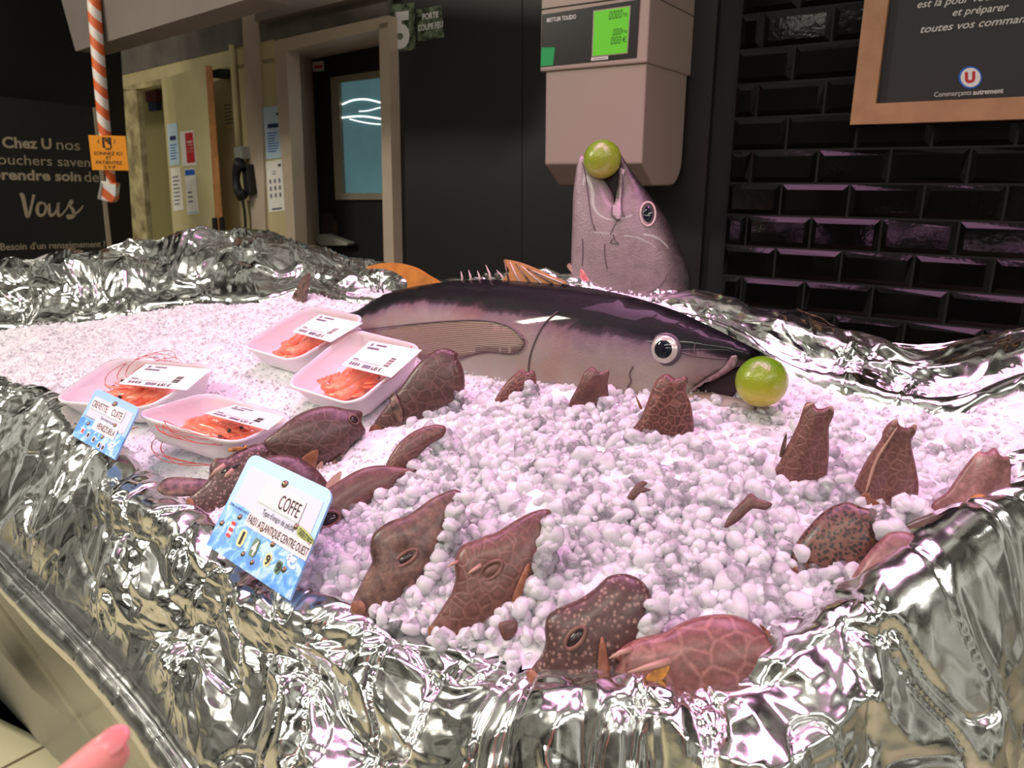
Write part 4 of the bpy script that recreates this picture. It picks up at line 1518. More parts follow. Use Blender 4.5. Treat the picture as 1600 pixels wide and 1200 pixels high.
o10 = Zc([(362, 665), (320, 655), (250, 678), (190, 728), (150, 800), (170, 830), (230, 800), (300, 730), (350, 700)], 540, 380, 2.286)
r, b, bv, pl = boxfish('brown boxfish almost buried in ice, only a curved back showing left of the mound', o10, (620, 722), 'rings_soft', 0.6, 30, -10, back=0.0, h=0.004, res=36, shift=0.012)
bank(Zc([(362, 675), (340, 695), (280, 712), (225, 740), (180, 800)], 540, 380, 2.286), pl, n=26, off=0.008, spread=3)

o11 = Zc([(515, 600), (550, 530), (590, 480), (632, 447), (645, 462), (674, 456), (682, 522), (660, 560), (600, 590), (540, 620)], 540, 380, 2.286)
r, b, bv, pl = boxfish('small ringed boxfish tip standing in ice below the lying tuna, nearest the trays', o11, (795, 630), 'rings', 0.5, 8, 0, back=0.008, res=40, sm=3)
bank(Zc([(675, 525), (640, 525), (590, 555), (540, 595)], 540, 380, 2.286), pl, n=16, off=0.008, spread=2.5)

o12 = Zc([(795, 580), (830, 510), (855, 458), (885, 443), (905, 460), (942, 453), (936, 500), (938, 580), (890, 620), (800, 630)], 540, 380, 2.286)
r, b, bv, pl = boxfish('small plain boxfish with notched top standing in ice below the middle of the tuna', o12, (918, 642), 'plain', 0.5, 6, 0, back=0.010, res=40, sm=3,
                       ridge=([(928, 585), (918, 600), (905, 640)], 14, 0.35))
bank(Zc([(805, 597), (850, 600), (890, 590), (935, 565)], 540, 380, 2.286), pl, n=14, off=0.012, spread=2.5)

o13 = Zc([(1012, 680), (1050, 630), (1080, 560), (1110, 490), (1150, 466), (1176, 482), (1222, 478), (1215, 530), (1237, 590), (1243, 720), (1200, 750), (1090, 740), (1030, 720)], 540, 380, 2.286)
r, b, bv, pl = boxfish('red-brown boxfish with bold rings standing just below the tuna eye', o13, (1040, 690), 'rings', 0.55, 8, 0, back=0.014, sm=3, ridge=([(1045, 595), (1020, 640), (1000, 690)], 20, 0.3))
blade('fin_tip', pl, Zc([(1035, 545), (1045, 560), (1060, 590), (1050, 590)], 540, 380, 2.286), M['fin'], r)
bank(Zc([(1016, 675), (1070, 692), (1130, 690), (1200, 712), (1240, 705)], 540, 380, 2.286), pl, n=22, off=0.016, spread=3)

ZR = lambda pts: Zc(pts, 1190, 620, 3.333)
o14 = ZR([(38, 390), (80, 360), (130, 260), (185, 150), (207, 90), (228, 34), (266, 30), (290, 60), (322, 62), (350, 50), (378, 70), (370, 112), (351, 160), (352, 260), (340, 420), (310, 520), (200, 540), (110, 500), (85, 440), (62, 402)])
r, b, bv, pl = boxfish('brown boxfish standing snout up with two eye horns, nearest the lime on the ice', o14, (1250, 768), 'upright', 0.62, 8, 0, back=0.016, sm=3, ridge=([(1277, 640), (1258, 690), (1240, 750)], 22, 0.4))
horn(r, bv, pl, (1258, 638), (1271, 628), 4); horn(r, bv, pl, (1300, 640), (1296, 634), 4)
lump(r, bv, pl, 1238, 760, 7, 12, 10, 'snout', 'fin_base')
blade('side_fin', pl, ZR([(92, 300), (126, 190), (130, 240), (112, 310)]), M['fin_dark'], r)
bank(ZR([(100, 470), (150, 500), (200, 480), (250, 490), (300, 490), (340, 440)]), pl, n=26, off=0.02, spread=3)

o15 = ZR([(468, 520), (490, 440), (550, 320), (620, 220), (630, 180), (660, 138), (703, 116), (720, 150), (760, 162), (806, 143), (802, 190), (780, 230), (790, 300), (818, 440), (812, 530), (790, 620), (700, 660), (580, 640), (500, 580)])
r, b, bv, pl = boxfish('brown boxfish standing snout up behind the dark dotted one, pale line down its back', o15, (1385, 800), 'upright', 0.62, 8, 0, back=0.016, sm=3, ridge=([(1397, 668), (1372, 715), (1352, 780)], 22, 0.4))
horn(r, bv, pl, (1396, 664), (1402, 654), 4); horn(r, bv, pl, (1428, 668), (1431, 662), 4)
on_skin('dorsal_keel', bv, pl, ZR([(690, 175), (700, 172), (640, 270), (600, 340), (555, 480), (545, 480), (590, 335)]), M['horn'], r, 0.0008)
lump(r, bv, pl, 1352, 781, 8, 11, 10, 'snout', 'fin_base')
blade('side_fin', pl, ZR([(565, 530), (640, 580), (660, 640), (600, 600)]), M['fin'], r, D=0.03)
bank(ZR([(690, 605), (740, 560), (800, 560), (840, 600), (880, 660), (760, 640), (680, 620)]), pl, n=46, off=0.022, spread=5)

o16 = ZR([(885, 560), (960, 500), (1030, 400), (1100, 310), (1132, 282), (1165, 290), (1216, 263), (1250, 310), (1293, 318), (1297, 440), (1270, 560), (1220, 680), (1120, 760), (980, 790), (880, 790), (890, 680)])
r, b, bv, pl = boxfish('brown boxfish with an orange fin stump standing beside the right-hand foil', o16, (1480, 840), 'blotch_pink', 0.6, 14, 4, back=0.014, sm=3, ridge=([(1552, 712), (1535, 760), (1520, 800)], 24, 0.4))
lump(r, bv, pl, 1526, 791, 13, 18, 25, 'stub', 'fin_base', 0.9)
on_skin('fin', bv, pl, ZR([(1085, 590), (1100, 620), (1060, 690), (985, 700), (990, 660), (1040, 610)]), M['stub'], r, 0.0015)

o17 = ZR([(125, 860), (180, 760), (240, 680), (320, 600), (400, 558), (450, 548), (520, 573), (612, 602), (604, 670), (622, 740), (590, 830), (500, 940), (400, 990), (280, 990), (180, 960), (140, 900)])
r, b, bv, pl = boxfish('dark boxfish covered in small black dots, in front of the standing brown ones', o17, (1290, 900), 'dark_dots', 0.55, 26, -6, back=0.012)
on_skin('caudal_fin', bv, pl, ZR([(150, 880), (170, 870), (270, 960), (240, 975), (170, 1000), (140, 940)]), M['fin'], r, 0.003)
lump(r, bv, pl, 1225, 892, 9, 5, 20, 'snout', 'tail_base')
bank(ZR([(500, 930), (430, 910), (380, 900), (320, 950), (250, 960), (180, 980), (120, 920)]), pl, n=36, off=0.012, spread=4)
bank(ZR([(610, 610), (640, 680), (700, 690), (600, 720)]), pl, n=14, off=0.012, spread=4)

o18 = ZR([(380, 1130), (430, 1010), (480, 920), (540, 830), (600, 760), (660, 710), (720, 700), (790, 715), (850, 758), (960, 765), (950, 840), (860, 960), (760, 1080), (640, 1160), (520, 1200), (420, 1230), (360, 1190)])
r, b, bv, pl = boxfish('reddish mottled boxfish half tucked behind the right-hand foil', o18, (1340, 950), 'blotch_pink', 0.55, 26, 4, back=0.012, h=0.006)
lump(r, bv, pl, 1324, 934, 7, 13, 25, 'snout', 'fin_base')
on_skin('caudal_fin', bv, pl, ZR([(400, 1100), (480, 1060), (515, 1110), (440, 1150), (380, 1170)]), M['horn'], r, 0.003)
on_skin('tail_base', bv, pl, ZR([(860, 770), (950, 760), (940, 800), (890, 810)]), M['horn'], r, 0.0015)

o19 = [(1132, 826), (1140, 805), (1158, 786), (1172, 772), (1184, 780), (1206, 788), (1196, 798), (1176, 796), (1164, 806), (1150, 818)]
r, b, bv, pl = boxfish('buried boxfish showing only a ragged brown fin in the middle of the ice', o19, (1160, 812), 'plain', 0.35, 30, 0, back=0.0, h=0.006, res=30, sm=3, shift=0.006)
o20 = [(980, 778), (992, 760), (1004, 752), (1012, 756), (1006, 762), (1018, 766), (1002, 772), (990, 782)]
r, b, bv, pl = boxfish('buried boxfish showing two tiny brown tips in the centre of the ice mound', o20, (998, 775), 'plain', 0.3, 30, 0, back=0.0, h=0.006, res=26, sm=3, shift=0.004)
o21 = Zc([(1150, 1000), (1180, 980), (1270, 970), (1280, 1040), (1240, 1100), (1190, 1110), (1160, 1050)], 520, 750, 4.444)
r, b, bv, pl = boxfish('buried boxfish showing only a small brown patch right of the second front-row head', o21, (793, 990), 'plain', 0.35, 30, 0, back=0.0, h=0.004, res=26, sm=3, shift=0.004)

# dark tail lying left of the larger card
tp_ = standing_plane(300, 775, 55, 0, 0.01)
tf = thing('fish_tail', 'dark streaked fish tail lying on the ice at the foil left of the price card', 'fish tail', on_ice(285, 770))
inflate('tail_fin', tp_, ZL([(22, 615), (65, 565), (130, 553), (220, 558), (340, 575), (330, 625), (230, 665), (100, 668), (38, 650)]), 0.25, M['fin_dark'], tf, res=40)
tp_ = standing_plane(215, 735, 50, 0, 0.004)
tf = thing('fish_tail', 'flat dark fish tail lying beside the smaller price card', 'fish tail', on_ice(205, 730))
inflate('tail_fin', tp_, [(176, 716), (196, 718), (218, 738), (222, 752), (200, 744), (178, 728)], 0.2, M['fin_dark'], tf, res=30)

# ------------------------------------------------------------------ tuna lying on the ice
g1, g2 = on_ice(1190, 632), on_ice(640, 545)
_d = (g1 - g2); _d.z = 0; _d.normalize()
_n = Vector((_d.y, -_d.x, 0))
if _n.dot(CAM - g1) < 0:
    _n = -_n
g1, g2 = g1 + _n * 0.010, g2 - _n * 0.040
dt = (g1 - g2); dt.z = 0; dt.normalize()
nt_ = Vector((dt.y, -dt.x, 0))
if nt_.dot(CAM - g1) < 0:
    nt_ = -nt_
tilt = math.radians(10)
TUN = Plane(g1, nt_ * math.cos(tilt) + Z * math.sin(tilt))
M['tuna'] = mat('tuna_skin', srgb(170, 150, 155), 0.5, 0.03, Coat_Weight=0.22, Coat_Roughness=0.05, Specular_IOR_Level=0.14)
q = NB(M['tuna'])
tone = q.math('ADD', q.attr('tone'), q.math('MULTIPLY', q.math('SUBTRACT', q.noise(26, 4, 0.6, distortion=0.6), 0.5), 0.20))
colr = q.ramp(tone, [(0.0, srgb(176, 164, 160)), (0.36, srgb(160, 146, 140)), (0.56, srgb(146, 130, 130)), (0.68, srgb(116, 96, 108)),
                     (0.72, srgb(56, 42, 54)), (0.77, srgb(17, 14, 20)), (1.0, srgb(8, 8, 12))])
warm = q.ramp(q.noise(12, 2), [(0.45, (1, 1, 1, 1)), (0.7, srgb(255, 226, 216))])
colr = q.mix(1.0, colr, warm, 'MULTIPLY')
q.color(colr)
q.bump(q.mix(0.5, q.voro(420), q.noise(90, 4)), 0.3, 0.0014)
top = [(440, 494), (500, 495), (556, 486), (600, 461), (640, 449), (700, 440), (760, 437), (830, 440), (900, 447), (960, 457), (1010, 470), (1060, 487), (1110, 510), (1150, 530), (1180, 545), (1198, 556)]
bot = [(440, 506), (500, 511), (560, 528), (600, 550), (640, 577), (700, 608), (760, 630), (830, 645), (900, 650), (960, 648), (1010, 643), (1085, 640), (1200, 636)]


def tuna_tone(px, py):
    yt = np.interp(px, [p[0] for p in top], [p[1] for p in top])
    dk = np.interp(px, [560, 700, 860, 960, 1040, 1110, 1198], [24, 28, 46, 54, 46, 34, 16])   # how far the dark back reaches down
    return np.clip(0.76 - 0.26 * ((py - yt) - dk) / dk, 0, 1) * np.clip(1.0, 0, 1)


out_t = top + [(1190, 560), (1168, 568), (1140, 578), (1112, 592), (1092, 604), (1086, 611), (1100, 612), (1130, 617), (1168, 626), (1203, 633), (1198, 641), (1150, 646), (1085, 650),
               (1010, 652), (900, 655), (830, 650), (760, 634), (700, 612), (640, 580), (600, 553), (560, 529), (500, 511), (440, 506)]
tuna = thing('tuna', 'whole tuna lying on the ice with a lime in its open mouth', 'fish', g1)
tb = inflate('body', TUN, out_t, 0.62, M['tuna'], tuna, res=120, smooth_n=3, attr=tuna_tone)
tv = bvh_of(tb)
M['mouth_dark'] = mat('dark_mouth_lining', srgb(52, 34, 40), 0.35)
M['jaw_pink'] = mottled('pink_jaw_edge', srgb(186, 150, 156), srgb(120, 92, 102), 60, 0.3)
inflate('mouth_lining', Plane(TUN.p0 - TUN.n * 0.006, TUN.n), [(1078, 612), (1092, 598), (1140, 574), (1172, 566), (1168, 590), (1150, 612), (1140, 622), (1100, 616)], 0.25, M['mouth_dark'], tuna, res=40)
on_skin('maxilla', tv, TUN, [(1152, 556), (1146, 572), (1112, 592), (1086, 610), (1074, 612), (1096, 594), (1128, 574), (1141, 558)], M['jaw_pink'], tuna, 0.003)
# eye: silver ring, dark pupil
M['eye_ring'] = mat('silver_eye_ring', srgb(206, 196, 192), 0.2, 0.35)
M['pupil'] = mat('black_pupil', srgb(24, 26, 36), 0.06)
M['eye_socket'] = mat('grey_eye_socket', srgb(84, 70, 78), 0.3)


def big_eye(root, bvh, pl, px, py, rx, ry, ang, ring_m, pup=0.62):
    c, nn = cast(bvh, px, py)
    nn = (nn + pl.n).normalized()
    d = (c - CAM).dot(FW)
    e1 = (RT * math.cos(math.radians(ang)) - UP * math.sin(math.radians(ang)))
    e1 = (e1 - nn * e1.dot(nn)).normalized(); e2 = nn.cross(e1)
    R1, R2 = rx * d / F, ry * d / F
    v_, f_ = ball(c - nn * 0.0015, e1 * R1 * 1.22, e2 * R2 * 1.22, nn * R1 * 0.22)
    mesh_obj('eye_socket', v_, f_, M['eye_socket'], root, True)
    v_, f_ = ball(c, e1 * R1, e2 * R2, nn * R1 * 0.24, 28, 16)
    e = mesh_obj('eye', v_, f_, M[ring_m], root, True)
    v_, f_ = ball(c + nn * R1 * 0.08, e1 * R1 * pup, e2 * R2 * pup, nn * R1 * 0.22, 24, 12)
    mesh_obj('pupil', v_, f_, M['pupil'], e, True)


big_eye(tuna, tv, TUN, 1038, 546, 23, 22, 20, 'eye_ring', 0.74)


def skin_line(name, bvh, pl, pts, r, m, root, lift=0.0006):
    P = []
    for x, y in catmull(pts, 5, False):
        h = cast(bvh, x, y)
        if h:
            P.append(h[0] + h[1] * lift)
    v_, f_ = tube(P, r, 5)
    return mesh_obj(name, v_, f_, m, root, True)


M['gill_line'] = mat('dark_gill_edge', srgb(92, 76, 80), 0.5)
M['gill_pale'] = mat('pale_gill_edge', srgb(176, 160, 160), 0.35)
skin_line('gill_edge', tv, TUN, [(872, 487), (852, 505), (838, 530), (828, 560), (826, 592)], 0.0011, M['gill_line'], tuna)
skin_line('cheek_line', tv, TUN, [(990, 572), (984, 584), (986, 596), (980, 606)], 0.0008, M['gill_line'], tuna)
skin_line('jaw_line', tv, TUN, [(1060, 549), (1085, 556), (1110, 559), (1138, 561)], 0.0006, M['gill_line'], tuna)
skin_line('jaw_line', tv, TUN, [(1086, 538), (1085, 548), (1086, 556)], 0.0006, M['gill_line'], tuna)
# pectoral fin with rays
M['pectoral'] = mat('ribbed_pectoral_fin', srgb(140, 118, 104), 0.38)
q = NB(M['pectoral'])
mpg = q.node('ShaderNodeMapping'); mpg.inputs['Rotation'].default_value = (0, 0, 0)
sxx = q.node('ShaderNodeSeparateXYZ'); q.l.new(q.co, sxx.inputs[0])
w_ = q.math('SINE', q.math('MULTIPLY', q.math('ADD', q.math('MULTIPLY', sxx.outputs['Z'], 1.0), q.math('MULTIPLY', sxx.outputs['X'], -0.14)), 2600.0))
q.color(q.ramp(w_, [(0.25, srgb(150, 128, 114)), (0.85, srgb(112, 92, 82))]))
q.bump(w_, 0.5, 0.0008)
on_skin('pectoral_fin', tv, TUN, [(596, 524), (628, 512), (672, 504), (724, 501), (772, 504), (804, 514), (820, 531), (816, 545), (800, 552), (764, 549), (730, 556), (690, 570), (650, 560), (618, 544)], M['pectoral'], tuna, 0.004, 0.003, 16)
skin_line('fin_edge', tv, TUN, [(560, 516), (640, 508), (700, 503), (760, 502), (800, 512), (822, 532)], 0.0012, M['gill_line'], tuna, 0.004)
# dorsal spines, ray fin, sickle fin, tail
M['spine'] = mat('pale_fin_spine', srgb(196, 176, 168), 0.35)
for (xb, yb, xt, yt) in ((722, 440, 720, 424), (736, 440, 732, 422), (750, 440, 746, 423), (768, 439, 759, 414), (790, 440, 776, 422)):
    v, f = tube([TUN.hit(xb, yb + 4), TUN.hit((xb + xt) / 2 + 1, (yb + yt) / 2), TUN.hit(xt, yt)], [0.0022, 0.0015, 0.0004], 6)
    mesh_obj('dorsal_spine', v, f, M['spine'], tuna, True)
M['rayfin'] = mat('orange_rayed_fin', srgb(190, 130, 84), 0.4)
blade('dorsal_fin', TUN, [(787, 406), (815, 411), (850, 426), (884, 443), (840, 446), (796, 444), (786, 436), (796, 424)], M['rayfin'], tuna, 0.003)
for k in range(6):
    u = k / 5
    x0_, y0_ = 796 + 84 * u, 443
    x1_, y1_ = 788 + 44 * u, 407 + 12 * u + 4 * u * u
    v, f = tube([TUN.hit(x0_, y0_, 0.002), TUN.hit(x1_, y1_, 0.002)], [0.0016, 0.0008], 5)
    mesh_obj('fin_ray', v, f, M['spine'] if k % 2 else M['fin_dark'], tuna, True)
M['sickle'] = mottled('orange_sickle_fin', srgb(206, 136, 50), srgb(176, 108, 44), 40, 0.4)
SKP = Plane(TUN.p0 - TUN.n * 0.03, TUN.n)
blade('second_dorsal_fin', SKP, [(570, 419), (592, 412), (620, 411), (648, 418), (668, 430), (684, 440), (690, 452), (640, 456), (636, 440), (620, 427), (598, 420)], M['sickle'], tuna, 0.005)
blade('tail_fin', TUN, [(478, 427), (481, 432), (476, 462), (470, 488), (458, 500), (442, 500), (454, 470), (466, 445)], M['fin_dark'], tuna, 0.006)

# ------------------------------------------------------------------ tuna head standing upright behind it
hb = at(985, 500, 1.16)
HD = Plane(hb, Vector((-0.25, -1, 0.10)))
M['tuna_head'] = mat('dull_tuna_skin', srgb(168, 148, 152), 0.42, 0.1, Coat_Weight=0.2)
q = NB(M['tuna_head'])
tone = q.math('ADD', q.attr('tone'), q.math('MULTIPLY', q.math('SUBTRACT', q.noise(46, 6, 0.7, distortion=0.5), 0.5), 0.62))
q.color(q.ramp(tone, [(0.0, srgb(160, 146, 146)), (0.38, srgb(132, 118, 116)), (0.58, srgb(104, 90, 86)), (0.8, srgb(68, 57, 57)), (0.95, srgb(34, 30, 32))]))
q.bump(q.mix(0.5, q.noise(260, 4, 0.7), q.voro(330)), 0.5, 0.0014)
ZH = lambda pts: Zc(pts, 870, 200, 4.0)


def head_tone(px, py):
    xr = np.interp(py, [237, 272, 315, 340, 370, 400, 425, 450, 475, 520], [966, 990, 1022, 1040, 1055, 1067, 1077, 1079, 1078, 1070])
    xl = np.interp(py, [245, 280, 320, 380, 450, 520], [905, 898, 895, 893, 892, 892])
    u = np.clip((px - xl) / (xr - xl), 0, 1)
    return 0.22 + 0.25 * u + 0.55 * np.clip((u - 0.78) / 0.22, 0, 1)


oh = ZH([(140, 178), (158, 172), (185, 182), (222, 222), (262, 275), (300, 330), (335, 385), (358, 440), (364, 470), (372, 455), (384, 400), (390, 330), (394, 240), (388, 150), (405, 172), (440, 228), (490, 300), (545, 375), (612, 462), (680, 560), (740, 680),
         (792, 800), (830, 900), (839, 1000), (832, 1100), (815, 1180), (760, 1260), (560, 1300), (300, 1300), (120, 1260), (92, 1120), (88, 980), (90, 850), (93, 700), (98, 560), (102, 420), (112, 330), (124, 240)])
head = thing('upright_tuna', 'cut tuna head standing upright on the ice with a lime in its mouth', 'fish head', on_ice(985, 500))
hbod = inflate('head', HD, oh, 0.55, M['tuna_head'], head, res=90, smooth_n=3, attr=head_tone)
hv = bvh_of(hbod)
inflate('mouth_lining', Plane(HD.p0 - HD.n * 0.008, HD.n), ZH([(240, 250), (300, 300), (388, 250), (392, 340), (380, 440), (362, 480), (340, 420), (300, 350)]), 0.2, M['mouth_dark'], head, res=30)
big_eye(head, hv, HD, 870 + 568 / 4, 200 + 540 / 4, 10.5, 17.5, 0, 'eye_socket', 0.78)
v_, f_ = None, None
c_e, n_e = cast(hv, 870 + 568 / 4, 200 + 540 / 4)
n_e = (n_e + HD.n).normalized()
d_e = (c_e - CAM).dot(FW)
e1 = (RT - n_e * RT.dot(n_e)).normalized(); e2 = n_e.cross(e1)
rg = [c_e + n_e * 0.003 + e1 * math.cos(a) * 11.5 * d_e / F + e2 * math.sin(a) * 18.5 * d_e / F for a in np.linspace(0, 2 * math.pi, 30)]
v_, f_ = tube(rg, 0.0016, 6, False)
mesh_obj('eye_rim', v_, f_, M['spine'], head, True)
on_skin('maxilla', hv, HD, ZH([(400, 250), (424, 275), (412, 330), (410, 420), (404, 500), (402, 572), (370, 572), (346, 545), (352, 500), (376, 455), (388, 380), (396, 300)]), M['tuna_head'], head, 0.003, 0.003, 14)
skin_line('jaw_line', hv, HD, ZH([(415, 290), (412, 400), (406, 500), (424, 560)]), 0.0009, M['gill_line'], head, 0.003)
skin_line('jaw_line', hv, HD, ZH([(346, 500), (348, 548), (372, 574), (398, 572)]), 0.0009, M['gill_line'], head, 0.003)
skin_line('jaw_line', hv, HD, ZH([(378, 578), (352, 625), (336, 665)]), 0.0008, M['gill_line'], head)
skin_line('jaw_line', hv, HD, ZH([(352, 660), (362, 700), (386, 722), (336, 716), (352, 690)]), 0.0007, M['gill_line'], head)
skin_line('jaw_line', hv, HD, ZH([(160, 215), (180, 300), (196, 420), (215, 560), (240, 640)]), 0.0009, M['gill_line'], head)
skin_line('gill_edge', hv, HD, ZH([(690, 905), (668, 960), (620, 1005), (560, 1030)]), 0.0008, M['gill_line'], head)
skin_line('gill_edge', hv, HD, ZH([(300, 720), (300, 800), (316, 880)]), 0.0008, M['gill_line'], head)
skin_line('gill_edge', hv, HD, ZH([(160, 690), (164, 760), (160, 860)]), 0.0008, M['gill_line'], head)
M['flesh'] = mottled('raw_red_flesh', srgb(196, 92, 92), srgb(226, 150, 150), 90, 0.3)
on_skin('cut_flesh', hv, HD, ZH([(150, 880), (172, 900), (210, 965), (215, 1000), (150, 985), (146, 930)]), M['flesh'], head, 0.0008)
on_skin('cut_flap', hv, HD, ZH([(64, 862), (84, 848), (98, 900), (84, 895)]), M['horn'], head, 0.001)

# limes
M['lime'] = mat('lime_peel', srgb(120, 160, 20), 0.3, Coat_Weight=0.4, Coat_Roughness=0.2)
q = NB(M['lime'])
q.bump(q.voro(420), 0.25, 0.0012)


def lime(label, px, py, rpx, pl_or_depth, yellow_dir, dark, lightc):
    c = at(px, py, pl_or_depth)
    R = rpx * pl_or_depth / F
    m = M['lime'].copy()
    qq = NB(m)
    root = thing('lime', label, 'lime', c)
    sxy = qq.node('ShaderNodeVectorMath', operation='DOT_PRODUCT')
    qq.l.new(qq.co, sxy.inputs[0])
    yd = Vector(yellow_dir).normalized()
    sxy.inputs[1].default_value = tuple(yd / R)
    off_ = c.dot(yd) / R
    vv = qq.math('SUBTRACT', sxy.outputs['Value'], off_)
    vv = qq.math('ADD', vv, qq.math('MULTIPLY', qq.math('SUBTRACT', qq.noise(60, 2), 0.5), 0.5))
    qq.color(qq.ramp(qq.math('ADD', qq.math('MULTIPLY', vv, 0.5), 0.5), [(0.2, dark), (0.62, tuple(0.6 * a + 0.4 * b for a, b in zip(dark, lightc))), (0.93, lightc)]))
    ax = Vector((0.75, 0.35, 0.55)).normalized()
    e1_ = ax.orthogonal().normalized(); e2_ = ax.cross(e1_)
    v_, f_ = ball(c, e1_ * R, e2_ * R, ax * R * 1.02, 40, 26)
    v_ = [p + ax * (0.08 * R) * max(0, ((p - c).normalized().dot(ax) - 0.90) / 0.10) ** 2 for p in v_]
    mesh_obj('fruit', v_, f_, m, root, True)
    v_, f_ = ball(c + ax * R * 1.06, e1_ * R * 0.09, e2_ * R * 0.09, ax * R * 0.05, 10, 6)
    mesh_obj('stem_scar', v_, f_, M['snout'], root, True)


dl = (TUN.hit(1190, 597) - CAM).dot(FW)
lime('lime held in the mouth of the lying tuna, resting on the ice', 1190, 596, 39.5, dl - 0.012, (-0.1, -0.5, -1), srgb(92, 140, 8), srgb(196, 186, 50))
dh = (HD.hit(941, 249) - CAM).dot(FW)
lime('lime held in the mouth of the upright tuna head, in front of the scale', 941, 249, 29, dh - 0.010, (0.2, -0.3, -1), srgb(104, 142, 14), srgb(170, 168, 60))

# ------------------------------------------------------------------ shrimp trays
M['foam'] = mat('white_foam', srgb(244, 238, 240), 0.45)
M['foam'].node_tree.nodes['Principled BSDF'].inputs['Subsurface Weight'].default_value = 0.0
M['film'] = bpy.data.materials.new('cling_film'); M['film'].use_nodes = True
nt = M['film'].node_tree; nt.nodes.clear()
out_ = nt.nodes.new('ShaderNodeOutputMaterial'); mx_ = nt.nodes.new('ShaderNodeMixShader')
tr_ = nt.nodes.new('ShaderNodeBsdfTransparent'); gl_ = nt.nodes.new('ShaderNodeBsdfGlossy'); fr_ = nt.nodes.new('ShaderNodeLayerWeight')
gl_.inputs['Roughness'].default_value = 0.08; fr_.inputs['Blend'].default_value = 0.12
tr_.inputs['Color'].default_value = (0.97, 0.97, 0.97, 1)
nt.links.new(fr_.outputs['Facing'], mx_.inputs[0]); nt.links.new(tr_.outputs[0], mx_.inputs[1]); nt.links.new(gl_.outputs[0], mx_.inputs[2]); nt.links.new(mx_.outputs[0], out_.inputs[0])
M['shrimp'] = mat('cooked_shrimp_shell', srgb(255, 118, 74), 0.32, Coat_Weight=0.4, Coat_Roughness=0.15)
q = NB(M['shrimp'])
q.color(q.ramp(q.noise(90, 3), [(0.3, srgb(250, 98, 66)), (0.55, srgb(255, 136, 96)), (0.75, srgb(255, 176, 142))]))
q.bump(q.noise(260, 2), 0.15, 0.0008)
M['shrimp_leg'] = mat('pale_shrimp_leg', srgb(255, 168, 140), 0.4)
M['antenna'] = mat('red_antenna', srgb(196, 70, 60), 0.4)
M['shrimp_eye'] = mat('black_shrimp_eye', srgb(28, 18, 18), 0.15)


def make_shrimp():
    """curled cooked shrimp lying on its side, about 85 mm along its back"""
    root = bpy.data.objects.new('shrimp', None); COL.objects.link(root); root.empty_display_size = 0.02
    pts, rad = [], []
    n_ = 44
    for i in range(n_):
        t = i / (n_ - 1)
        if t < 0.36:                # head: nearly straight
            x = -0.030 + t / 0.36 * 0.030; y = 0.0
        else:
            a = (t - 0.36) / 0.64 * 2.35
            x = 0.017 * math.sin(a) * 1.15; y = -0.017 + 0.017 * math.cos(a)
        base = 0.0075 * (0.25 + 0.75 * min(1, t / 0.16)) if t < 0.36 else 0.0078 * (1 - 0.62 * ((t - 0.36) / 0.64))
        if t > 0.36:
            base *= 1 + 0.10 * (((t - 0.36) / 0.64 * 6) % 1 - 0.5)
        pts.append(Vector((x, y, 0.0))); rad.append(base)
    v_, f_ = tube(pts, rad, 12)
    v_ = [Vector((p.x, p.y, p.z * 0.85)) for p in v_]
    mesh_obj('body', v_, f_, M['shrimp'], root, True, True)
    e = pts[-1]; d = (pts[-1] - pts[-3]).normalized(); sd = Vector((-d.y, d.x, 0))
    parts_ = []
    for k in (-1, -0.35, 0.35, 1):
        c = e + d * 0.007 + sd * 0.004 * k
        ax_ = (d + sd * 0.45 * k).normalized()
        parts_.append(ball(c, ax_ * 0.0085, ax_.cross(Z) * 0.0028, Z * 0.0011, 10, 6))
    v_, f_ = join(parts_)
    mesh_obj('tail_fan', v_, f_, M['shrimp'], root, True, True)
    v_, f_ = tube([Vector((-0.024, 0.004, 0)), Vector((-0.034, 0.007, 0)), Vector((-0.046, 0.007, 0.001))], [0.0022, 0.0014, 0.0003], 6)
    mesh_obj('rostrum', v_, f_, M['shrimp'], root, True, True)
    for s_ in (-1, 1):
        v_, f_ = ball(Vector((-0.0285, 0.001, 0.0042 * s_)), Vector((0.0021, 0, 0)), Vector((0, 0.0021, 0)), Vector((0, 0, 0.0021)), 10, 6)
        mesh_obj('eye', v_, f_, M['shrimp_eye'], root, True, True)
        cp = [(-0.030, -0.002, 0.002 * s_), (-0.045, 0.006, 0.006), (-0.052, 0.024, 0.010), (-0.036, 0.040, 0.013), (-0.008, 0.044 + 0.004 * s_, 0.014), (0.016, 0.036, 0.013)]
        v_, f_ = tube([Vector(p) for p in catmull(cp, 6, False)], 0.00035, 4)
        mesh_obj('antenna', v_, f_, M['antenna'], root, True, True)
    for k in range(5):
        x = -0.020 + 0.0045 * k
        cp = [(x, -0.005, 0.002), (x - 0.006, -0.012, 0.005), (x - 0.016, -0.015, 0.006), (x - 0.024, -0.012, 0.006)]
        v_, f_ = tube([Vector(p) for p in catmull(cp, 4, False)], [0.0008] * 9 + [0.0005] * 4, 5)
        mesh_obj('leg', v_, f_, M['shrimp_leg'], root, True, True)
    return root


proto = make_shrimp()
proto_used = False


def copy_shrimp():
    global proto_used
    if not proto_used:
        proto_used = True
        return proto
    r_ = proto.copy(); COL.objects.link(r_)
    for ch in list(proto.children):
        c_ = ch.copy(); COL.objects.link(c_); c_.parent = r_
    return r_


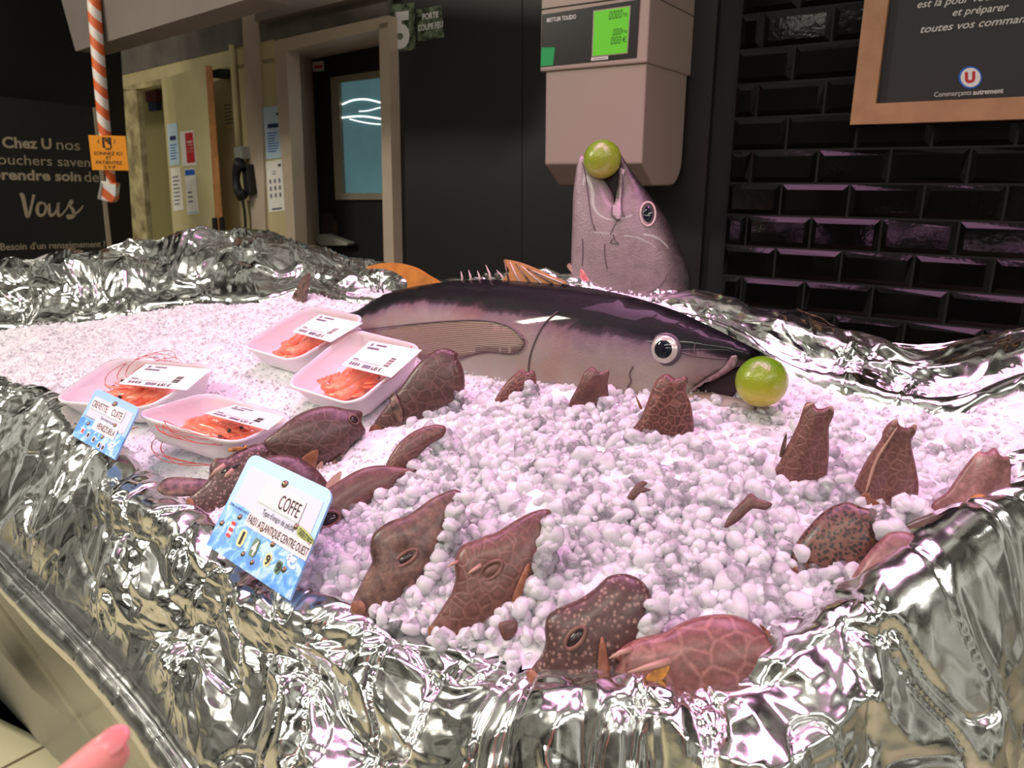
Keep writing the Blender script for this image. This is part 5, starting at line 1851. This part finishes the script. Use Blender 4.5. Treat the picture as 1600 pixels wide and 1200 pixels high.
label_q = [Zc([(690, 165), (1050, 238), (782, 397), (460, 310)], 370, 460, 5.333), Zc([(1112, 388), (1542, 462), (1288, 692), (872, 590)], 370, 460, 5.333),
           Zc([(660, 38), (1112, 75), (940, 221), (470, 176)], 80, 560, 4.444), Zc([(1272, 322), (1625, 405), (1505, 497), (1065, 380)], 80, 560, 4.444)]
tray_lab = ['white foam tray of cooked shrimp farthest back, touching the tuna',
            'white foam tray of cooked shrimp right of and in front of the farthest one',
            'white foam tray of cooked shrimp at far left, behind the smaller price card',
            'white foam tray of cooked shrimp nearest the front, beside the dark boxfish']
shrimp_where = ['in the tray touching the tuna', 'in the tray beside the leaning boxfish', 'in the tray behind the smaller price card', 'in the tray nearest the front']
# shrimps: u (along the long side), v, height, heading, flip
shr = [
    [(.34, .60, .0, 186, 0), (.38, .34, .0, 170, 1), (.40, .66, .008, 172, 0), (.52, .40, .002, 165, 0), (.54, .66, .006, 190, 1), (.66, .62, .0, 175, 0), (.60, .38, .0, 168, 1)],
    [(.32, .62, .002, 170, 0), (.34, .38, .0, 176, 1), (.38, .56, .009, 172, 0), (.50, .64, .005, 182, 1), (.52, .42, .004, 175, 0), (.62, .64, .002, 175, 1), (.60, .46, .0, 180, 0)],
    [(.44, .30, .0, 275, 0), (.40, .44, .005, 268, 1), (.44, .56, .010, 262, 0), (.42, .64, .004, 276, 1), (.48, .68, .0, 270, 0), (.58, .42, .002, 260, 0), (.60, .56, .0, 266, 1)],
    [(.36, .36, .002, 95, 0), (.40, .48, .007, 80, 1), (.38, .56, .009, 90, 0), (.38, .66, .004, 275, 1), (.56, .66, .0, 85, 0), (.54, .46, .002, 75, 0), (.52, .36, .0, 270, 1)],
]
ordi = ['first', 'second', 'third', 'fourth', 'fifth', 'sixth', 'seventh']
beds = []
for ti, qd in enumerate(tray_quads):
    hh = 0.040
    c3 = [on_ice(x, y, hh) for x, y in qd]
    # level the four corners into one plane
    mid = (c3[0] + c3[1] + c3[2] + c3[3]) / 4
    nn = (c3[2] - c3[0]).cross(c3[3] - c3[1]).normalized()
    if nn.z < 0:
        nn = -nn
    tpl = Plane(mid, nn)
    if ti == 3:                     # the front tray sits level, pressed into the slope
        nn = Vector((0.10, -0.02, 1)).normalized()
        tpl = Plane(mid, nn)
    c3 = [tpl.hit(x, y) for x, y in qd]
    beds.append((c3, mid, nn))

    def tpt(u, v, h):
        return (c3[0] * (1 - u) + c3[1] * u) * (1 - v) + (c3[3] * (1 - u) + c3[2] * u) * v + nn * h
    root = thing('shrimp_tray', tray_lab[ti], 'tray', mid - nn * 0.036, 'foam trays of cooked shrimp')

    def rloop(scale, rad=0.17, n_=7):
        pts_ = []
        for (cx, cy, a0) in ((1 - rad, 1 - rad, 0), (rad, 1 - rad, 90), (rad, rad, 180), (1 - rad, rad, 270)):
            for k in range(n_):
                a = math.radians(a0 + 90 * k / (n_ - 1))
                pts_.append((0.5 + (cx + rad * math.cos(a) - 0.5) * scale, 0.5 + (cy + rad * math.sin(a) - 0.5) * scale))
        return pts_
    levels = [(0.76, -0.034), (0.82, -0.0335), (0.86, -0.026), (0.97, -0.005), (1.005, -0.004), (1.012, -0.0005), (1.0, 0.0012), (0.965, 0.0002), (0.935, -0.006), (0.83, -0.026), (0.79, -0.0305), (0.72, -0.0310)]
    V, Fc = [], []
    n_ = 28
    for sc_, h in levels:
        V += [tpt(u, v, h) for u, v in rloop(sc_)]
    for i in range(len(levels) - 1):
        for k in range(n_):
            Fc.append((i * n_ + k, i * n_ + (k + 1) % n_, (i + 1) * n_ + (k + 1) % n_, (i + 1) * n_ + k))
    Fc.append(tuple(range(n_ - 1, -1, -1)))
    Fc.append(tuple(range((len(levels) - 1) * n_, len(levels) * n_)))
    fix_normals(mesh_obj('tray', V, Fc, M['foam'], root, True))
    # film, slightly domed
    V, Fc = [], []
    for k, (sc_, h) in enumerate(((1.0, 0.0022), (0.9, 0.0036), (0.75, 0.0052), (0.55, 0.0064), (0.3, 0.007))):
        V += [tpt(u, v, h + 0.0005 * math.sin(u * 21 + v * 13 + k)) for u, v in rloop(sc_)]
    for i in range(4):
        for k in range(n_):
            Fc.append((i * n_ + k, i * n_ + (k + 1) % n_, (i + 1) * n_ + (k + 1) % n_, (i + 1) * n_ + k))
    Fc.append(tuple(range(4 * n_, 5 * n_)))
    mesh_obj('film', V, Fc, M['film'], root, True)
    lq = label_q[ti]
    LD = 0.0085
    lb = slab('price_label', tpl, lq, LD - 0.0006, LD, M['paper'], root)
    prt = [sub_quad(lq, .08, .12, .06, .16)] + [sub_quad(lq, .18, .18 + .25 * random.uniform(.7, 1), .07, .13), sub_quad(lq, .08, .3, .2, .27)]
    prt += [sub_quad(lq, .06, .16, .66, .70), sub_quad(lq, .06, .60, .725, .737)]
    prt += [sub_quad(lq, .08 + .05 * k, .08 + .05 * k + .035, .80, .90) for k in range(4)] + [sub_quad(lq, .34 + .04 * k, .34 + .04 * k + .03, .80, .92) for k in range(4)]
    bars_px('printed_line', tpl, LD + 0.0004, prt, M['greyink'], lb)
    text_px('lettering', '6,85 €', tpl, LD + 0.0004, sub_quad(lq, .52, .7, .92, .92)[0], sub_quad(lq, .52, .7, .92, .92)[1],
            tuple(np.array(sub_quad(lq, .52, .7, .80, .92)[0]) - np.array(sub_quad(lq, .52, .7, .80, .92)[3])), M['ink'], lb, bold=0.01)
    bars_px('barcode', tpl, LD + 0.0004, [sub_quad(lq, .66, .76, .42 + .028 * k, .42 + .028 * k + random.choice((.008, .014, .02))) for k in range(11)], M['ink'], lb)
    eu = (c3[1] - c3[0]).normalized(); ev = nn.cross(eu)
    for si, (u, v_, h, hd, flip) in enumerate(shr[ti]):
        u_, vv_ = u, v_
        so = copy_shrimp()
        a = math.radians(hd)
        ex = (eu * math.cos(a) + ev * math.sin(a)) * 1.0
        ez = nn * (1 if not flip else -1)
        ey = ez.cross(ex)
        Rm = Matrix((ex, ey, ez)).transposed().to_4x4()
        mw = Matrix.Translation(tpt(u_, vv_, -0.0215 + h)) @ Rm @ Matrix.Scale(1.34, 4)
        ea, eb = c3[1] - c3[0], c3[3] - c3[0]
        gm = Matrix(((ea.dot(ea), ea.dot(eb)), (ea.dot(eb), eb.dot(eb)))).inverted()
        uv = []
        for ch in proto.children:
            if ch.name.split('.')[0] in ('body', 'tail_fan', 'leg'):
                for vx in ch.data.vertices:
                    w_ = mw @ vx.co - c3[0]
                    uv.append(gm @ Vector((w_.dot(ea), w_.dot(eb))))
        mu = (0.12 - min(0.12, min(t[0] for t in uv))) - (max(0.88, max(t[0] for t in uv)) - 0.88)
        mv = (0.17 - min(0.17, min(t[1] for t in uv))) - (max(0.83, max(t[1] for t in uv)) - 0.83)
        so.matrix_world = Matrix.Translation(ea * mu + eb * mv) @ mw
        so['label'] = '%s cooked orange shrimp from the left %s' % (ordi[si], shrimp_where[ti])
        so['category'] = 'shrimp'
        so['group'] = 'cooked shrimps ' + shrimp_where[ti]

# ------------------------------------------------------------------ price cards
M['card'] = mat('light_blue_card', srgb(140, 192, 238), 0.35)
M['card_grey'] = mat('pale_card_panel', srgb(190, 200, 212), 0.4)
M['card_sea'] = mat('blue_water_print', srgb(30, 140, 235), 0.35)
q = NB(M['card_sea'])
q.color(q.ramp(q.noise(75, 4, 0.6, distortion=0.8), [(0.40, srgb(22, 128, 232)), (0.50, srgb(70, 165, 242)), (0.60, srgb(165, 208, 244))]))
M['rivet'] = mat('metal_rivet', srgb(140, 120, 100), 0.3, 0.8)
M['yellowgreen'] = mat('yellow_green_badge', srgb(150, 165, 50), 0.4)
M['numyellow'] = mat('yellow_number_tile', srgb(226, 214, 140), 0.4)
M['numgreen'] = mat('green_number_tile', srgb(60, 110, 70), 0.4)


def card_plane(bl, br, tl, dbl, dbr, dtl):
    a, b, c = at(*bl, dbl), at(*br, dbr), at(*tl, dtl)
    n = (b - a).cross(c - a).normalized()
    if n.dot(CAM - a) < 0:
        n = -n
    return Plane(a, n), a


def rounded(qd, r=0.07, n=4, sides=(1, 1, 1, 1)):
    out = []
    corners = [(0, 0), (1, 0), (1, 1), (0, 1)]
    for i, (cx, cy) in enumerate(corners):
        if not sides[i]:
            out.append((cx, cy)); continue
        mx_, my_ = (r if cx == 0 else 1 - r), (r if cy == 0 else 1 - r)
        a0 = [180, 270, 0, 90][i]
        for k in range(n + 1):
            a = math.radians(a0 + 90 * k / n)
            out.append((mx_ + r * math.cos(a), my_ + r * math.sin(a)))
    res = []
    for u, v in out:
        p = sub_quad(qd, u, u, v, v)[0]
        res.append(p)
    return res


def price_card(label, qd, depths, content):
    pl, a = card_plane(qd[3], qd[2], qd[0], depths[0], depths[1], depths[2])
    root = thing('price_card', label, 'price card', a, 'blue price cards')
    slab('card', pl, rounded(qd, 0.09, 4, (1, 1, 0, 0)), -0.0025, 0, M['card'], root)

    def P(u, v):
        return sub_quad(qd, u, u, v, v)[0]

    def rect(nm, u0, u1, v0, v1, h, m):
        return slab(nm, pl, sub_quad(qd, u0, u1, v0, v1), h - 0.0005, h, M[m], root)

    def txt(s, u0, u1, v, cap, m, h, bold=0.0, v1=None):
        p0, p1 = P(u0, v), P(u1, v if v1 is None else v1)
        up = tuple(np.array(P(u0, v - cap)) - np.array(P(u0, v)))
        return text_px('lettering', s, pl, h, p0, p1, up, M[m], root, bold)

    def rivet(u, v, r=0.004):
        x, y = P(u, v)
        c = pl.hit(x, y, 0.0005)
        e1_ = pl.n.orthogonal().normalized(); e2_ = pl.n.cross(e1_)
        v_, f_ = ball(c, e1_ * r, e2_ * r, pl.n * r * 0.6, 12, 8)
        mesh_obj('rivet', v_, f_, M['rivet'], root, True)

    def tile(s, u, v, w, hgt, bgm, fgm):
        slab('number_tile', pl, rounded(sub_quad(qd, u, u + w, v, v + hgt), 0.3, 3), 0.0002, 0.0012, M[bgm], root)
        if s:
            txt(s, u + w * (0.34 if s == '1' else 0.15), u + w * (0.66 if s == '1' else 0.85), v + hgt * 0.85, hgt * 0.7, fgm, 0.0016, 0.03)
    content(rect, txt, rivet, tile, P, pl, root)
    return root


def coffe(rect, txt, rivet, tile, P, pl, root):
    rect('panel', .06, .94, .12, .50, 0.0004, 'card_grey')
    rect('sea_print', 0, 1, .50, 1.0, 0.0006, 'card_sea')
    rect('name_strip', .28, .77, .19, .385, 0.0014, 'paper')
    txt('COFFE', .50, .74, .355, .13, 'ink', 0.0018)
    txt("Type d'engin de pêche", .38, .76, .475, .055, 'ink', 0.0010)
    txt('Zone ou sous-zone de pêche', .03, .34, .545, .035, 'ink', 0.0010)
    rect('zone_strip', .26, 1.0, .49, .64, 0.0016, 'paper')
    txt('FA031 ATLANTIQUE CENTRE OUEST', .275, .99, .605, .075, 'ink', 0.0020, 0.004)
    slab('badge', pl, rounded([P(.79, .385), P(1.0, .44), P(1.0, .53), P(.79, .48)], 0.3, 3), 0.0002, 0.0012, M['yellowgreen'], root)
    text_px('lettering', 'CASIER ET PIEGE', pl, 0.0016, P(.81, .465), P(.985, .51), tuple(np.array(P(.81, .41)) - np.array(P(.81, .465))), M['ink'], root, 0.01)
    rivet(.475, .13); rivet(.77, .42, .0032); rivet(.19, .60, .0032); rivet(.05, .74, .0032); rivet(.62, .66, .0032); rivet(.38, .88, .0028); rivet(.50, .90, .0028); rivet(.83, .80, .0032); rivet(.46, .60, .0028)
    tile('', .13, .66, .055, .17, 'paper', 'red')
    for v in (.665, .73, .79):
        slab('red_mark', pl, rounded([P(.135, v), P(.18, v), P(.18, v + .035), P(.135, v + .035)], .3, 2), 0.0012, 0.0016, M['red'], root)
    tile('1', .26, .675, .075, .17, 'numyellow', 'ink')
    tile('4', .42, .685, .075, .18, 'numgreen', 'paper')
    tile('9', .60, .745, .065, .12, 'numyellow', 'ink')
    tile('9', .73, .75, .065, .12, 'numgreen', 'ink')
    txt(',', .565, .58, .835, .08, 'white', 0.0012, 0.02)
    txt('€', .80, .93, .755, .13, 'white', 0.0012, 0.02)


def crevette(rect, txt, rivet, tile, P, pl, root):
    rect('panel', .06, .94, .14, .56, 0.0004, 'card_grey')
    rect('sea_print', 0, 1, .58, 1.0, 0.0006, 'card_sea')
    rect('name_strip', .06, .42, .17, .38, 0.0014, 'paper')
    rect('name_strip', .43, .78, .17, .38, 0.0014, 'paper')
    txt('CREVETTE', .075, .41, .34, .125, 'ink', 0.0018)
    txt('CUITE', .52, .75, .34, .125, 'ink', 0.0018)
    txt("Type d'engin de pêche", .36, .70, .48, .05, 'ink', 0.0010)
    txt('Zone ou sous-zone de pêche', .04, .36, .56, .03, 'ink', 0.0010)
    rect('zone_strip', .29, .80, .50, .72, 0.0016, 'paper')
    txt('VENEZUELA', .36, .77, .665, .11, 'ink', 0.0020)
    rivet(.50, .13); rivet(.70, .47, .0028); rivet(.20, .66, .0028); rivet(.58, .76, .0028)
    slab('badge', pl, rounded([P(.75, .44), P(.90, .50), P(.90, .56), P(.75, .50)], 0.3, 3), 0.0002, 0.0012, M['card_grey'], root)
    for k, (u, v, m_) in enumerate(((.12, .77, 'red'), (.26, .79, 'ink'), (.40, .81, 'ink'), (.55, .85, 'ink'), (.64, .86, 'ink'))):
        tile('', u, v, .06, .12, 'paper', 'ink')
        slab('number_print', pl, rounded([P(u + .012, v + .02), P(u + .048, v + .02), P(u + .048, v + .10), P(u + .012, v + .10)], .3, 2), 0.0012, 0.0016, M[m_], root)
    txt('€', .74, .90, .90, .13, 'white', 0.0012, 0.02)


price_card('larger blue price card reading COFFE, stuck in the front foil', [(393, 707), (522, 768), (452, 938), (322, 851)], (0.742, 0.662, 0.785), coffe)
price_card('smaller blue price card reading CREVETTE CUITE at the left foil', [(151, 606), (218, 637), (179, 718), (112, 680)], (0.94, 0.885, 0.985), crevette)

# ------------------------------------------------------------------ ice mass, written last so every heap is in it
V = np.vstack([bed_v] + nug_V)
for c3_, mid_, nn_ in beds:         # each tray has pressed its own seat into the ice
    cc_ = (c3_[0] + c3_[1] + c3_[2] + c3_[3]) / 4
    seat = [((p - cc_) * 0.97 + cc_) for p in c3_]
    k_ = inside([(p.x, p.y) for p in seat], V[:, 0], V[:, 1])
    lim = mid_.z - ((V[:, 0] - mid_.x) * nn_.x + (V[:, 1] - mid_.y) * nn_.y) / nn_.z - 0.039
    V[:, 2] = np.where(k_, np.minimum(V[:, 2], lim), V[:, 2])
nb0 = len(bed_v)
tri = np.vstack(nug_F) + nb0
me = bpy.data.meshes.new('crushed_ice')
me.vertices.add(len(V)); me.vertices.foreach_set('co', V.astype(np.float32).ravel())
nl_ = len(bed_f) * 4 + len(tri) * 3
me.loops.add(nl_)
me.loops.foreach_set('vertex_index', np.concatenate([bed_f.ravel(), tri.ravel()]).astype(np.int32))
me.polygons.add(len(bed_f) + len(tri))
starts = np.concatenate([np.arange(len(bed_f)) * 4, len(bed_f) * 4 + np.arange(len(tri)) * 3]).astype(np.int32)
me.polygons.foreach_set('loop_start', starts)
me.materials.append(M['ice']); me.materials.append(M['nugget']); me.materials.append(M['clear_nugget'])
me.polygons.foreach_set('material_index', np.concatenate([np.zeros(len(bed_f))] + nug_M).astype(np.int32))
me.polygons.foreach_set('use_smooth', np.ones(len(bed_f) + len(tri), bool))
me.update(calc_edges=True)
ice = bpy.data.objects.new('crushed_ice', me); COL.objects.link(ice)
tag(ice, 'bed and mound of crushed ice nuggets filling the foil-lined counter', 'ice', None, 'stuff')

# ------------------------------------------------------------------ the photographer's finger
M['skin'] = mat('pink_skin', srgb(236, 150, 142), 0.5)
M['skin'].node_tree.nodes['Principled BSDF'].inputs['Subsurface Weight'].default_value = 0.15
M['skin'].node_tree.nodes['Principled BSDF'].inputs['Subsurface Radius'].default_value = (0.01, 0.004, 0.003)
M['nail'] = mat('finger_nail', srgb(232, 140, 140), 0.25)
fd = 0.24
tip, j1, j2, kn = at(196, 1152, fd + 0.012), at(118, 1226, fd), at(10, 1330, fd - 0.012), at(-140, 1450, fd - 0.03)
dirf = (kn - tip).normalized()
side = dirf.cross(ray(118, 1226).normalized()).normalized()
wrist = kn + dirf * 0.10 + Vector((0, -0.01, -0.02))
elbow = wrist + dirf * 0.20 + Vector((-0.02, -0.06, -0.06))
verts = [wrist, kn + dirf * 0.045, kn, j2, j1, tip, elbow]
edges = [(0, 1), (1, 2), (2, 3), (3, 4), (4, 5), (0, 6)]
radii = [0.026, 0.030, 0.0105, 0.0092, 0.0084, 0.0068, 0.036]


def finger(k0, a, lens_, rs):
    base = len(verts)
    pk = kn + dirf * 0.012 + side * k0
    verts.append(pk); radii.append(rs); edges.append((1, base))
    p = pk
    dcur = -dirf.copy()
    curl = (ray(118, 1226).normalized() * 0.6 - Z * 0.4).normalized()
    for i, L_ in enumerate(lens_):
        dcur = (dcur + curl * a).normalized()
        p = p + dcur * L_
        verts.append(p); radii.append(rs * (0.95 - 0.09 * i)); edges.append((base + i, base + i + 1))


finger(0.021, 1.1, (0.030, 0.024, 0.018), 0.0095)
finger(0.041, 1.2, (0.028, 0.022, 0.017), 0.009)
finger(0.059, 1.3, (0.022, 0.017, 0.014), 0.008)
b_ = len(verts)
verts += [wrist - dirf * 0.035 - side * 0.032, wrist - dirf * 0.07 - side * 0.040, wrist - dirf * 0.098 - side * 0.034]
radii += [0.014, 0.011, 0.009]; edges += [(0, b_), (b_, b_ + 1), (b_ + 1, b_ + 2)]
me = bpy.data.meshes.new('hand')
me.from_pydata([tuple(p) for p in verts], edges, [])
me.materials.append(M['skin'])
hand = bpy.data.objects.new('hand', me); COL.objects.link(hand)
sk = hand.modifiers.new('skin', 'SKIN')
for i, r_ in enumerate(radii):
    me.skin_vertices[0].data[i].radius = (r_, r_)
me.skin_vertices[0].data[0].use_root = True
sb = hand.modifiers.new('smooth', 'SUBSURF'); sb.levels = 2; sb.render_levels = 2
sk.use_smooth_shade = True
hand.name = 'person'
tag(hand, "person's bare fingertip pointing in from the lower left corner", 'person')
upn = (-ray(196, 1152).normalized() + Z * 0.7).normalized()
upn = (upn - dirf * upn.dot(dirf)).normalized()
nc = tip + dirf * 0.004 + upn * 0.0058
v, f = ball(nc, -dirf * 0.0062, dirf.cross(upn) * 0.0046, upn * 0.0012, 16, 8)
nail = mesh_obj('nail', v, f, M['nail'], hand, True)
